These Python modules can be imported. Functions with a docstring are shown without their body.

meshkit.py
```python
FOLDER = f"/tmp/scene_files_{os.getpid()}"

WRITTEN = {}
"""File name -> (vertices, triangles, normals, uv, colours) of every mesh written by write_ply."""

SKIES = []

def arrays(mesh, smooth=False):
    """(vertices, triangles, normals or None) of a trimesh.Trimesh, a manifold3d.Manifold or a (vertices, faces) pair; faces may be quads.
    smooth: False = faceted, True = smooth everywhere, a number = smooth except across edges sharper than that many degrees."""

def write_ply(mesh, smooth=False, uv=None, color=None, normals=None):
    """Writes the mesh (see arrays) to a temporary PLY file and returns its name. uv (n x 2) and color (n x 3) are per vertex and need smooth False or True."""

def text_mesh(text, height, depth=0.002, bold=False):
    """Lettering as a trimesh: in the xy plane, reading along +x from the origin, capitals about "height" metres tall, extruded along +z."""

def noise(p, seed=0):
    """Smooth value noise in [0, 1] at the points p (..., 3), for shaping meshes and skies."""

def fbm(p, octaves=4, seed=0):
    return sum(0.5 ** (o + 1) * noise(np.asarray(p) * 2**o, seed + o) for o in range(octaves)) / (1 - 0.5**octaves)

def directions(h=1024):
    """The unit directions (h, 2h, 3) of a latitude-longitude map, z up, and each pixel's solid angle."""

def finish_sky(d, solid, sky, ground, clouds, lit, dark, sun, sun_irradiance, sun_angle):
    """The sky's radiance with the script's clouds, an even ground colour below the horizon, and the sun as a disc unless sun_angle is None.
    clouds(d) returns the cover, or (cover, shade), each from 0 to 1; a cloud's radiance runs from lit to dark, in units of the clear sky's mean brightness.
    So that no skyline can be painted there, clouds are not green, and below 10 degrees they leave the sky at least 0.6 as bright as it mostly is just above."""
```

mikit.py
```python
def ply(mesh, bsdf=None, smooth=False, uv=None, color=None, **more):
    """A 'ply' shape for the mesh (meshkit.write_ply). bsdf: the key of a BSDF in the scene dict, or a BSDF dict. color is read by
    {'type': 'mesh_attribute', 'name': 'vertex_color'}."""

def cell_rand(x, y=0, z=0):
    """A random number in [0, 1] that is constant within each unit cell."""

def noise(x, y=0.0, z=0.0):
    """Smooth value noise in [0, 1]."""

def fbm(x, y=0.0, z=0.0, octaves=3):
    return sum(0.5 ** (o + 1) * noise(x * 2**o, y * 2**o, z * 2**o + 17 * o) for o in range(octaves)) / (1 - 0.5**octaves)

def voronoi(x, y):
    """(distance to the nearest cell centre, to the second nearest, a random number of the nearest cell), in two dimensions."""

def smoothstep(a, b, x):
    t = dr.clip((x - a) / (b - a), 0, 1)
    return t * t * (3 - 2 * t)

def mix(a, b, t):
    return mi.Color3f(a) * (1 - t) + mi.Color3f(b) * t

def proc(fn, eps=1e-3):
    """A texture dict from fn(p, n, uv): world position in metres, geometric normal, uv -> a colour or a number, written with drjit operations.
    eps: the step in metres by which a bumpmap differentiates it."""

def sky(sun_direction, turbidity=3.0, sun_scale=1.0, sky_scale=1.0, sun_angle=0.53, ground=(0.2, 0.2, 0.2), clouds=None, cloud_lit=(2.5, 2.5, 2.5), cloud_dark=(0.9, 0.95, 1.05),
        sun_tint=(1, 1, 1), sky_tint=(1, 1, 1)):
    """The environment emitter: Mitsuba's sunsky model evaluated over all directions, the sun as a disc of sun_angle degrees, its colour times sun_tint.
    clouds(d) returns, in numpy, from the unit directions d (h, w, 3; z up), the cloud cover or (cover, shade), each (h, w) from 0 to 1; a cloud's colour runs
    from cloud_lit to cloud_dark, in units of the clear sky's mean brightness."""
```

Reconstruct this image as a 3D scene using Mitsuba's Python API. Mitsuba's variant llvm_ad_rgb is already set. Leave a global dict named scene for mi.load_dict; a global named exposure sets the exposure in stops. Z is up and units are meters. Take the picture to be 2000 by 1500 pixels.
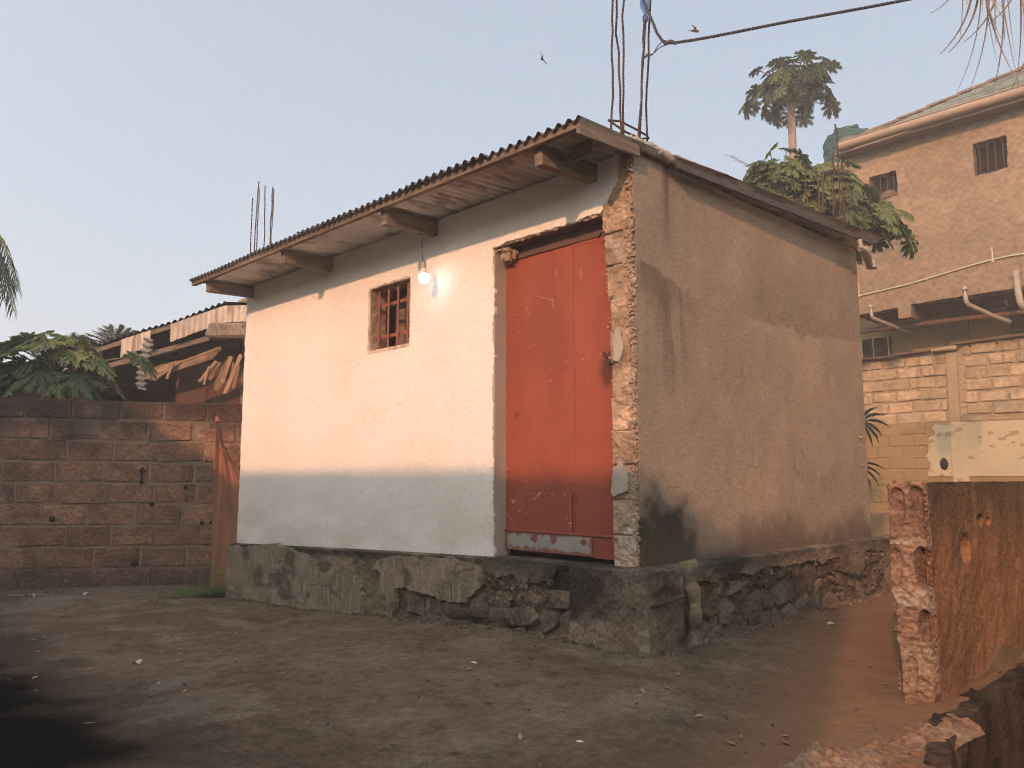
import math, random
import numpy as np, trimesh, drjit as dr, mitsuba as mi, mikit, meshkit
from shapely.geometry import Polygon, box as sbox
from shapely.ops import unary_union
from mikit import proc, noise, smoothstep, mix
T = mi.ScalarTransform4f
rng = np.random.default_rng(7)
scene, labels = {}, {}

# ---------------------------------------------------------------- camera, light, exposure
CAM = [2.6978616, -3.67306281, 0.95]
FWD = [-0.7067416, 0.69694188, 0.12160727]
scene['camera'] = {'type': 'perspective', 'fov': 67.03, 'fov_axis': 'x', 'near_clip': 0.05, 'far_clip': 2000.0,
                   'to_world': T().look_at(origin=CAM, target=[a + b for a, b in zip(CAM, FWD)], up=[0, 0, 1])}
SUN = np.array([0.37, -1.0, 0.44])                       # towards the sun


def haze_cover(d):
    e = np.clip(d[..., 2], 0, 1)
    sun = d @ (SUN / np.linalg.norm(SUN))
    cover = 0.46 + 0.50 * np.exp(-e / 0.30)
    warm = np.clip(0.005 + 0.050 * np.exp(-e / 0.22) + 0.80 * ((1 + sun) / 2) ** 2.4, 0, 1)
    return cover, warm


scene['sky'] = mikit.sky(SUN, turbidity=5, sun_scale=0.43, sky_scale=1.0, sun_angle=0.8, ground=(0.10, 0.08, 0.06), clouds=haze_cover,
                         cloud_lit=(1.05, 1.19, 1.37), cloud_dark=(5.2, 4.75, 4.3), sun_tint=(1.0, 0.65, 0.57), sky_tint=(1.0, 0.98, 0.95))
exposure = 2.82

# ---------------------------------------------------------------- helpers


def fbm(x, y=0.0, z=0.0, octaves=3):
    """fractal noise in [0, 1]; the octaves run in a loop, which compiles much faster than unrolled ones"""
    x, y, z = mi.Float(x), mi.Float(y), mi.Float(z)
    out = dr.while_loop((mi.UInt32(0), x, y, z, mi.Float(.5), mi.Float(0)), lambda i, x, y, z, a, s: i < octaves,
                        lambda i, x, y, z, a, s: (i + 1, x * 2, y * 2, z * 2 + 17, a * .5, s + a * noise(x, y, z)))
    return out[5] / (1 - .5 ** octaves)


def key_for(base):
    if base not in scene and base not in labels:
        return base
    i = 1
    while f'{base}_{i:03d}' in scene or f'{base}_{i:03d}' in labels:
        i += 1
    return f'{base}_{i:03d}'


def thing(name, label, cat, group=None):
    k = key_for(name)
    labels[k] = {'label': label, 'category': cat}
    if group:
        labels[k]['group'] = group
    return k


COUNT = {}


def put(name, mesh, mat, parent=None, smooth=False, label=None, cat=None, group=None, kind=None, uv=None, **more):
    base = f'{parent}__{name}' if parent else name
    if parent:
        n = COUNT.get(base, 0)
        COUNT[base] = n + 1
        k = base if n == 0 else f'{base}_{n:03d}'
    else:
        k = key_for(base)
    if isinstance(mesh, dict):
        scene[k] = {**mesh, **more}
    else:
        if uv is not None and np.ndim(uv) == 1:
            v = len(mesh[0]) if isinstance(mesh, tuple) else len(mesh.vertices)
            uv = np.tile(np.asarray(uv, float), (v, 1))
        scene[k] = mikit.ply(mesh, mat, smooth=smooth, uv=uv, **more)
    lab = {}
    if label:
        lab['label'] = label
    if cat:
        lab['category'] = cat
    if group:
        lab['group'] = group
    if kind:
        lab['kind'] = kind
    if lab:
        labels[k] = lab
    return k


def cat_mesh(ms):
    vs, fs, o = [], [], 0
    for m in ms:
        v, f = (m.vertices, m.faces) if hasattr(m, 'vertices') else m
        f = np.asarray(f)
        if f.shape[1] == 4:
            f = np.vstack([f[:, [0, 1, 2]], f[:, [0, 2, 3]]])
        vs.append(np.asarray(v, float))
        fs.append(f + o)
        o += len(v)
    return np.vstack(vs), np.vstack(fs)


_t = []
for sx in (-1, 1):
    for sy in (-1, 1):
        for sz in (-1, 1):
            for k in range(3):
                _t.append((sx, sy, sz, k))
_pts = np.array([[sx * (1 if k == 0 else .8), sy * (1 if k == 1 else .8), sz * (1 if k == 2 else .8)] for sx, sy, sz, k in _t])
_hull = trimesh.convex.convex_hull(_pts)
_idx = [int(np.argmin(np.linalg.norm(_hull.vertices - p, axis=1))) for p in _pts]
_inv = {h: i for i, h in enumerate(_idx)}
CB_F = np.array([[_inv[a] for a in f] for f in _hull.faces])
CB_S = np.array([t[:3] for t in _t], float)
CB_K = np.array([t[3] for t in _t])


def cbox(lo, hi, ch=0.006, jit=0.0, r=None):
    """chamfered box between two corners"""
    lo, hi = np.asarray(lo, float), np.asarray(hi, float)
    c, h = (lo + hi) / 2, (hi - lo) / 2
    ch = min(ch, 0.45 * h.min())
    inset = np.where(np.arange(3)[None, :] == CB_K[:, None], 0.0, ch)
    v = c + CB_S * (h - inset)
    if jit:
        v = v + (r or rng).normal(0, jit, v.shape)
    return v, CB_F


def xf(mesh, M, t=(0, 0, 0)):
    v, f = (mesh.vertices, mesh.faces) if hasattr(mesh, 'vertices') else mesh
    return np.asarray(v) @ np.asarray(M, float).T + np.asarray(t, float), f


def beam(p0, p1, w, h, up=(0, 0, 1), ch=0.004, jit=0.0):
    p0, p1 = np.asarray(p0, float), np.asarray(p1, float)
    y = (p1 - p0) / np.linalg.norm(p1 - p0)
    x = np.cross(y, up)
    x /= np.linalg.norm(x)
    z = np.cross(x, y)
    L = np.linalg.norm(p1 - p0)
    return xf(cbox([-w / 2, 0, -h / 2], [w / 2, L, h / 2], ch, jit), np.stack([x, y, z], 1), p0)


def tube(pts, r, sides=8, cap=True):
    p = np.asarray(pts, float)
    r = np.broadcast_to(r, (len(p),)).astype(float)
    t = np.gradient(p, axis=0)
    t /= np.linalg.norm(t, axis=1, keepdims=True) + 1e-12
    ref = np.array([0, 0, 1.0]) if abs(t[:, 2]).mean() < 0.75 else np.array([1.0, 0.13, 0])
    a = np.cross(t, ref)
    a /= np.linalg.norm(a, axis=1, keepdims=True) + 1e-12
    b = np.cross(t, a)
    g = np.arange(sides) * 2 * np.pi / sides
    v = (p[:, None] + r[:, None, None] * (np.cos(g)[None, :, None] * a[:, None] + np.sin(g)[None, :, None] * b[:, None])).reshape(-1, 3)
    f = []
    for i in range(len(p) - 1):
        for j in range(sides):
            k = (j + 1) % sides
            q = (i * sides + j, i * sides + k, (i + 1) * sides + k, (i + 1) * sides + j)
            f += [(q[0], q[2], q[1]), (q[0], q[3], q[2])]
    if cap:
        n = len(v)
        v = np.vstack([v, p[0], p[-1]])
        for j in range(sides):
            k = (j + 1) % sides
            f += [(n, j, k), (n + 1, (len(p) - 1) * sides + k, (len(p) - 1) * sides + j)]
    return v, np.array(f)


def spline(pts, n):
    from scipy.interpolate import CubicSpline
    p = np.asarray(pts, float)
    s = np.r_[0, np.cumsum(np.linalg.norm(np.diff(p, axis=0), axis=1))]
    return CubicSpline(s, p)(np.linspace(0, s[-1], n))


def lathe(profile, c=(0, 0, 0), n=32):
    pr = np.asarray(profile, float)
    g = np.arange(n) * 2 * np.pi / n
    v = np.stack([pr[:, 0][:, None] * np.cos(g), pr[:, 0][:, None] * np.sin(g), np.broadcast_to(pr[:, 1][:, None], (len(pr), n))], -1).reshape(-1, 3) + c
    f = []
    for i in range(len(pr) - 1):
        for j in range(n):
            k = (j + 1) % n
            f += [(i * n + j, i * n + k, (i + 1) * n + k), (i * n + j, (i + 1) * n + k, (i + 1) * n + j)]
    return v, np.array(f)


def rag(pts, amp=0.012, step=0.02, scale=18.0, seed=0, keep=()):
    """polygon with an uneven outline; edges whose index is in keep stay straight"""
    out = []
    n = len(pts)
    for i in range(n):
        a, b = np.asarray(pts[i], float), np.asarray(pts[(i + 1) % n], float)
        L = np.linalg.norm(b - a)
        m = 1 if i in keep else max(1, int(L / step))
        nn = np.array([b[1] - a[1], a[0] - b[0]]) / max(L, 1e-9)
        for k in range(m):
            q = a + (b - a) * k / m
            d = 0.0
            if i not in keep and (k or (i - 1) % n not in keep):
                P = np.array([q[0], q[1], seed * 3.7])
                d = amp * (1.3 * (meshkit.noise(P * scale, seed) - .5) + 1.0 * (meshkit.noise(P * scale * 3.1, seed + 1) - .5) + 1.4 * (meshkit.noise(P * scale * .3, seed + 2) - .5))
            out.append(q + nn * d)
    pg = Polygon(out)
    return pg if pg.is_valid else pg.buffer(0)


def extr(poly, depth):
    geoms = getattr(poly, 'geoms', [poly])
    return cat_mesh([trimesh.creation.extrude_polygon(g, depth, engine='earcut') for g in geoms if g.area > 1e-6])


def on_front(mesh, y):
    """extruded (x,z) polygon with its outer face towards -y at y"""
    v, f = mesh
    return np.stack([v[:, 0], y + (v[:, 2].max() - v[:, 2]), v[:, 1]], 1), f          # mirrored twice below


def flip(mesh):
    return mesh[0], np.asarray(mesh[1])[:, ::-1]


def front_slab(poly, y0, y1):
    """polygon in (x, z) between planes y0 < y1"""
    v, f = extr(poly, y1 - y0)
    return np.stack([v[:, 0], y1 - v[:, 2], v[:, 1]], 1), f


def side_slab(poly, x0, x1):
    """polygon in (y, z) between planes x0 < x1"""
    v, f = extr(poly, x1 - x0)
    return np.stack([x0 + v[:, 2], v[:, 0], v[:, 1]], 1), f


def grid(fn, nu, nv):
    u, v = np.meshgrid(np.linspace(0, 1, nu), np.linspace(0, 1, nv), indexing='ij')
    p = fn(u, v).reshape(-1, 3)
    i, j = np.meshgrid(np.arange(nu - 1), np.arange(nv - 1), indexing='ij')
    a = (i * nv + j).ravel()
    f = np.stack([a, a + nv, a + nv + 1, a + 1], 1)
    return p, np.vstack([f[:, [0, 1, 2]], f[:, [0, 2, 3]]])


def nfbm(p, s=1.0, o=4, seed=0):
    p = np.asarray(p, float) * s
    return sum(.5 ** (k + 1) * meshkit.noise(p * 2 ** k, seed + k) for k in range(o)) / (1 - .5 ** o)


def stone(c, r3, seed, n=15):
    r = np.random.default_rng(seed)
    p = r.normal(size=(n, 3))
    p /= np.linalg.norm(p, axis=1, keepdims=True)
    p = np.sign(p) * np.abs(p) ** .7 * r.uniform(.8, 1.05, (n, 1))
    h = trimesh.convex.convex_hull(p)
    return h.vertices * np.asarray(r3) + np.asarray(c), h.faces


def lumps(points, size, seed=0):
    r = np.random.default_rng(seed)
    out = []
    for q in points:
        s = size * r.uniform(.45, 1.35)
        out.append(stone(q, s * r.uniform(.6, 1.2, 3), int(r.integers(1e9)), 12))
    return cat_mesh(out)


# ---------------------------------------------------------------- materials


def diffuse(tex):
    return {'type': 'diffuse', 'reflectance': tex}


def rgb(*c):
    return {'type': 'rgb', 'value': list(c)}


def bump(tex_fn, scale, bsdf, eps=2e-3):
    return {'type': 'bumpmap', 'arbitrary': proc(tex_fn, eps), 'scale': scale, 'bsdf': bsdf}


def mat(name, bsdf, two=True):
    scene['mat_' + name] = {'type': 'twosided', 'bsdf': bsdf} if two else bsdf
    return 'mat_' + name


def matte(name, col, bumpf=None, scale=1.0, eps=2e-3):
    b = diffuse(proc(col) if callable(col) else rgb(*col))
    if bumpf:
        b = bump(bumpf, scale, b, eps)
    return mat(name, b)


def glossy(name, col, rough=0.5, spec=0.4, metallic=0.0, bumpf=None, scale=1.0, **kw):
    b = {'type': 'principled', 'base_color': proc(col) if callable(col) else rgb(*col), 'roughness': rough, 'specular': spec, 'metallic': metallic, **kw}
    if bumpf:
        b = bump(bumpf, scale, b)
    return mat(name, b)


def C3(*c):
    return mi.Color3f(*c)


def rough_bump(p, n, uv):
    return fbm(p.x * 14, p.y * 14, p.z * 14, 4) * 0.006 + fbm(p.x * 90, p.y * 90, p.z * 90, 2) * 0.0016


def coarse_bump(p, n, uv):
    return fbm(p.x * 24, p.y * 24, p.z * 24, 4) * 0.016 + noise(p.x * 130, p.y * 130, p.z * 130) * 0.0022


def grit(p, s=70., a=.5):
    """fine speckle of sand and soil grains"""
    return 1 + a * (2 * fbm(p.x * s, p.y * s, p.z * s, 3) - 1)


def c_white(p, n, uv):
    f = fbm(p.x * 1.6, p.y * 1.6, p.z * 1.3, 4)
    s = noise(p.x * 30, p.y * 30, p.z * 4)
    c = mix((.87, .845, .805), (.82, .79, .745), smoothstep(.35, .75, f))
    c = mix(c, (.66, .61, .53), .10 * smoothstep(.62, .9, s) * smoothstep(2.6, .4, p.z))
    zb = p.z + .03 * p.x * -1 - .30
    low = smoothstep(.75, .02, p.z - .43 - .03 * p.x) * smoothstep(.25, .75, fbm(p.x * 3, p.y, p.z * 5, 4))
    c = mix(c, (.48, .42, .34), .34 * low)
    c = c * grit(p, 45., .09)
    c = mix(c, (.55, .49, .41), .14 * smoothstep(.66, .74, fbm(p.x * 2.6 + 5, 1., p.z * 2.1, 5)) * smoothstep(.45, .65, fbm(p.x * 22, 1., p.z * 22, 3)))
    spk = smoothstep(.86, .93, noise(p.x * 60, p.y * 60, p.z * 60)) * smoothstep(.60, .75, noise(p.x * 2, p.y * 2, p.z * 2))
    return mix(c, (.36, .30, .24), .30 * spk)


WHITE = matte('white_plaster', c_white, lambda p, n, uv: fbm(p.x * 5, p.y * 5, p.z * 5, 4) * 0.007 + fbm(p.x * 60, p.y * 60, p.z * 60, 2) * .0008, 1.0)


def c_side(p, n, uv):
    f = fbm(p.y * 1.3, p.x + 3, p.z * 1.1, 4)
    g = fbm(p.y * 4 + 1.5 * f, p.x, p.z * 3.4, 5)
    c = mix((.435, .320, .235), (.365, .268, .196), smoothstep(.3, .7, f))
    c = mix(c, (.48, .365, .275), .4 * smoothstep(.5, .75, g))
    # older, darker upper render above a ragged line
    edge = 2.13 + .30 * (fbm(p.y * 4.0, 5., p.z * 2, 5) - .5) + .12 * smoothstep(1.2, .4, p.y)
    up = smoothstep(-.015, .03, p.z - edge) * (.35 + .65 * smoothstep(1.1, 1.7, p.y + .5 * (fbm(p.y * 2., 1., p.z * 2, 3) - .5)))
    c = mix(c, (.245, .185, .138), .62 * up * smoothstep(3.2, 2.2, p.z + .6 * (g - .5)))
    grey = smoothstep(.95, .1, p.y + .5 * (fbm(p.y * 2., 7., p.z * 1.4, 4) - .5))
    c = mix(c, (.325, .265, .205), .6 * grey)
    # damp run from the roof corner, a sooty blotch with streaks below it
    run = smoothstep(.10, .0, dr.abs(p.y - .36 - .05 * fbm(1., 2., p.z * 3, 3))) * smoothstep(2.2, 2.85, p.z) * smoothstep(.2, .6, fbm(p.y * 12, 3., p.z * 1.5, 3) + .15)
    c = mix(c, (.085, .07, .06), .7 * run)
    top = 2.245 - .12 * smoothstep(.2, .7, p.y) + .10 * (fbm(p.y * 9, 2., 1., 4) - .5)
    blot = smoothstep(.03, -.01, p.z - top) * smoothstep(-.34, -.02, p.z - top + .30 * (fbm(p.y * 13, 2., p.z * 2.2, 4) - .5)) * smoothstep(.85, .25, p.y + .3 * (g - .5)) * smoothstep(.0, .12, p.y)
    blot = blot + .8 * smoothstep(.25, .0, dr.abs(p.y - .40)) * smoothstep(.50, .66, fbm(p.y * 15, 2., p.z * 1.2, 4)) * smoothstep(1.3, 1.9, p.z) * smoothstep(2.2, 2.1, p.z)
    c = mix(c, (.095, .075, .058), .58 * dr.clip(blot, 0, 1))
    # black mould at the foot
    d = dr.sqrt(dr.square((p.y - .26) / .42) + dr.square((p.z - .52) / .40)) + 1.0 * (fbm(p.y * 6, 4., p.z * 6, 4) - .5)
    c = mix(c, (.04, .036, .032), .92 * smoothstep(1.05, .4, d))
    foot = smoothstep(.30, .0, p.z - .44 + .35 * (fbm(p.y * 4, 9., p.z * 3, 4) - .5))
    c = mix(c, (.105, .085, .068), .80 * foot)
    st = smoothstep(.50, .80, fbm(p.y * 9 + 1.2 * g, 0., p.z * .8, 4))
    c = mix(c, (.22, .165, .122), .14 * st)
    crack = smoothstep(.010, .0, dr.abs(fbm(p.y * 1.7 + 9, 3., p.z * 1.5, 5) - .47)) * smoothstep(.5, .62, fbm(p.y * .9, 8., p.z * .9, 2))
    return mix(c, (.17, .125, .095), .35 * crack) * grit(p, 60., .22)


SIDE = matte('cement_render', c_side, lambda p, n, uv: fbm(p.x * 3, p.y * 3, p.z * 2.4, 4) * 0.020 + fbm(p.x * 20, p.y * 20, p.z * 14, 4) * .0040, 1.0, 4e-3)


def c_raw(p, n, uv):
    f = fbm(p.x * 9, p.y * 9, p.z * 9, 4)
    c = mix((.52, .385, .275), (.35, .26, .19), smoothstep(.3, .7, f))
    c = mix(c, (.50, .44, .38), .8 * smoothstep(.62, .68, fbm(p.x * 5 + 3, p.y * 5, p.z * 3.3, 3)))
    return c * (.78 + .4 * uv.x) * grit(p, 60., .55)


RAW = matte('raw_block', c_raw, coarse_bump, 2.0)
LUMP = matte('mortar_lump', lambda p, n, uv: mix((.46, .35, .26), (.30, .23, .17), fbm(p.x * 12, p.y * 12, p.z * 12, 3)), coarse_bump, .6)


def c_cement(p, n, uv):
    f = fbm(p.x * 3.1, p.y * 3.1, p.z * 3.1, 5)
    c = mix((.235, .182, .132), (.150, .115, .085), smoothstep(.3, .65, f))
    st = smoothstep(.5, .72, fbm(p.x * 14, p.y * 14, p.z * 2.2, 4))
    c = mix(c, (.22, .19, .155), .5 * st)
    dk = smoothstep(.50, .64, fbm(p.x * 2.3 + 11, p.y * 2.3, p.z * 3.2, 5))
    c = mix(c, (.032, .030, .026), .88 * dk)
    rim = smoothstep(-.09, -.015, p.z - .435 - .03 * dr.minimum(p.x, 0.)) * smoothstep(.3, .6, fbm(p.x * 5, p.y * 5, p.z * 8, 4))
    c = mix(c, (.065, .062, .056), .75 * rim)
    return c * grit(p, 55., .6)


CEM = matte('plinth_cement', c_cement, coarse_bump, .8)


def c_patch(p, n, uv):
    f = fbm(p.x * 5, p.y * 5, p.z * 5, 4)
    c = mix((.290, .232, .172), (.205, .163, .120), smoothstep(.3, .7, f))
    st = smoothstep(.58, .75, noise(p.x * 55, p.y * 55, p.z * 7))
    c = mix(c, (.33, .31, .27), .55 * st)
    crack = smoothstep(.012, .0, dr.abs(fbm(p.x * 2.2 + 4, p.y * 2.2, p.z * 1.8, 4) - .5))
    c = mix(c, (.09, .075, .06), .7 * crack)
    return mix(c, (.07, .062, .052), .75 * smoothstep(.58, .70, fbm(p.x * 3.4, p.y * 3.4 + 7, p.z * 4.5, 4))) * grit(p, 55., .4)


PATCH = matte('plinth_patch', c_patch, rough_bump, .8)


def c_stone(p, n, uv):
    f = fbm(p.x * 8, p.y * 8, p.z * 8, 4)
    c = mix((.175, .135, .102), (.100, .078, .060), smoothstep(.25, .75, f))
    return mix(c, (.21, .165, .13), .5 * smoothstep(.5, .7, fbm(p.x * 3, p.y * 3, p.z * 3, 3))) * (.6 + .7 * noise(p.x * 5, p.y * 5, p.z * 6)) * grit(p, 50., .7)


STONE = matte('rubble', c_stone, coarse_bump, .8)


def c_garden(p, n, uv):
    f = fbm(p.x * 6, p.y * 6, p.z * 8, 4)
    c = mix((.29, .165, .110), (.205, .116, .078), smoothstep(.3, .75, f))
    c = mix(c, (.36, .215, .15), .8 * uv.x * smoothstep(.4, .7, fbm(p.x * 11, p.y * 11, p.z * 11, 3)))
    c = c * (.80 + .38 * uv.y)
    pit = smoothstep(.70, .82, noise(p.x * 60, p.y * 60, p.z * 60))
    c = mix(c, (.09, .055, .04), .55 * pit)
    wh = smoothstep(.84, .89, noise(p.x * 45, p.y * 45, p.z * 45)) * smoothstep(.9, .4, p.z) * smoothstep(.52, .68, fbm(p.x * 1.3, p.y * 1.3, p.z, 3))
    c = mix(c, (.45, .37, .31), .6 * wh)
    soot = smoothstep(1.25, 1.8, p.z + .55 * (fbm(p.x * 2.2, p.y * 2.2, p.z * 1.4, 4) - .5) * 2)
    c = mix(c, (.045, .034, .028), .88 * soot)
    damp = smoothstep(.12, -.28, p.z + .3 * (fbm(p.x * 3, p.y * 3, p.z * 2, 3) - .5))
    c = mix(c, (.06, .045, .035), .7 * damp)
    st = smoothstep(.55, .72, fbm(p.x * 4 + 9, p.y * 4, p.z * 1.0, 3))
    return mix(c, (.075, .055, .042), .5 * st) * grit(p, 40., .6)


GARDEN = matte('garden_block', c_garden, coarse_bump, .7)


def c_gmort(p, n, uv):
    f = fbm(p.x * 10, p.y * 10, p.z * 10, 3)
    c = mix((.285, .215, .160), (.195, .145, .108), f)
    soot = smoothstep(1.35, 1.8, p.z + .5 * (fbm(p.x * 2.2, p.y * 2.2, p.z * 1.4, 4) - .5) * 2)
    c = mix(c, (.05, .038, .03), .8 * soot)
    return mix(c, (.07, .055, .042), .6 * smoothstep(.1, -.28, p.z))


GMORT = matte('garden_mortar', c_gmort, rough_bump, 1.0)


def c_tan(p, n, uv):
    f = fbm(p.x * 5, p.y * 5, p.z * 6, 4)
    c = mix((.46, .345, .225), (.34, .25, .16), smoothstep(.3, .75, f))
    c = mix(c, (.34, .275, .19), .7 * smoothstep(.55, .9, uv.x))
    c = c * (.80 + .4 * uv.y)
    drip = smoothstep(.56, .70, fbm(p.x * 9, p.y, p.z * .9, 3)) * smoothstep(1.8, 2.9, p.z)
    return mix(c, (.17, .135, .10), .6 * drip) * grit(p, 26., .3)


TAN = matte('tan_block', c_tan, coarse_bump, .8)
TMORT = matte('tan_mortar', lambda p, n, uv: mix((.42, .325, .22), (.29, .22, .145), fbm(p.x * 7, p.y * 7, p.z * 7, 4)), coarse_bump, .9)


def c_lowtan(p, n, uv):
    c = mix((.33, .235, .125), (.25, .175, .092), fbm(p.x * 2.4, p.y, p.z * 3, 4))
    c = mix(c, (.23, .165, .10), .6 * smoothstep(.52, .7, fbm(p.x * 4, 3., p.z * 4, 4)) * smoothstep(1.1, .2, p.z))
    row = dr.abs(p.z / .185 - dr.floor(p.z / .185) - .5)
    ln = smoothstep(.44, .5, row) * smoothstep(.4, .6, noise(p.x * 4, 0., p.z * 4))
    return mix(c, (.26, .18, .10), .35 * ln)


LOWTAN = matte('yellow_render', c_lowtan, rough_bump, 1.0)


def c_cream(p, n, uv):
    c = mix((.52, .46, .315), (.43, .37, .25), fbm(p.x * 3, p.y * 3, p.z * 3, 4))
    chip = smoothstep(.64, .70, fbm(p.x * 7, 2., p.z * 11, 4))
    return mix(c, (.30, .21, .125), .75 * chip)


CREAM = matte('cream_paint', c_cream, rough_bump, 1.0)


def c_facade(p, n, uv):
    f = fbm(p.x * .9, p.y, p.z * .9, 4)
    g = fbm(p.x * 5, p.y * 2, p.z * 4, 4)
    c = mix((.315, .238, .168), (.255, .190, .132), smoothstep(.3, .7, f))
    c = mix(c, (.36, .268, .185), .6 * smoothstep(.55, .78, g))
    edge = 5.15 + .35 * (fbm(p.x * 1.6, 1., 4., 3) - .5) * 2
    low = smoothstep(.05, -.08, p.z - edge)
    c = mix(c, (.225, .168, .118), .6 * low)
    d = dr.sqrt(dr.square((p.x + .85) / .36) + dr.square((p.z - 5.2) / .38)) + .7 * (fbm(p.x * 4, 2., p.z * 4, 3) - .5)
    c = mix(c, (.20, .15, .105), .35 * smoothstep(1.15, .6, d) * smoothstep(.0, .6, d))
    d2 = dr.sqrt(dr.square((p.x + 2.05) / .4) + dr.square((p.z - 4.95) / .35)) + .7 * (fbm(p.x * 4, 5., p.z * 4, 3) - .5)
    c = mix(c, (.18, .14, .10), .4 * smoothstep(1.0, .5, d2))
    drip = smoothstep(.62, .74, fbm(p.x * 14, 1., p.z * .8, 3)) * smoothstep(5.6, 4.2, p.z)
    return mix(c, (.16, .115, .078), .4 * drip) * grit(p, 18., .35)


FACADE = matte('facade_render', c_facade, lambda p, n, uv: fbm(p.x * 12, p.y * 12, p.z * 12, 4) * .02 + noise(p.x * 70, p.y * 70, p.z * 70) * .003, .8, 6e-3)
UNDER = matte('raw_concrete', lambda p, n, uv: mix((.20, .13, .085), (.12, .08, .055), fbm(p.x * 4, p.y * 4, p.z * 4, 4)), rough_bump, 1.0)


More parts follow.
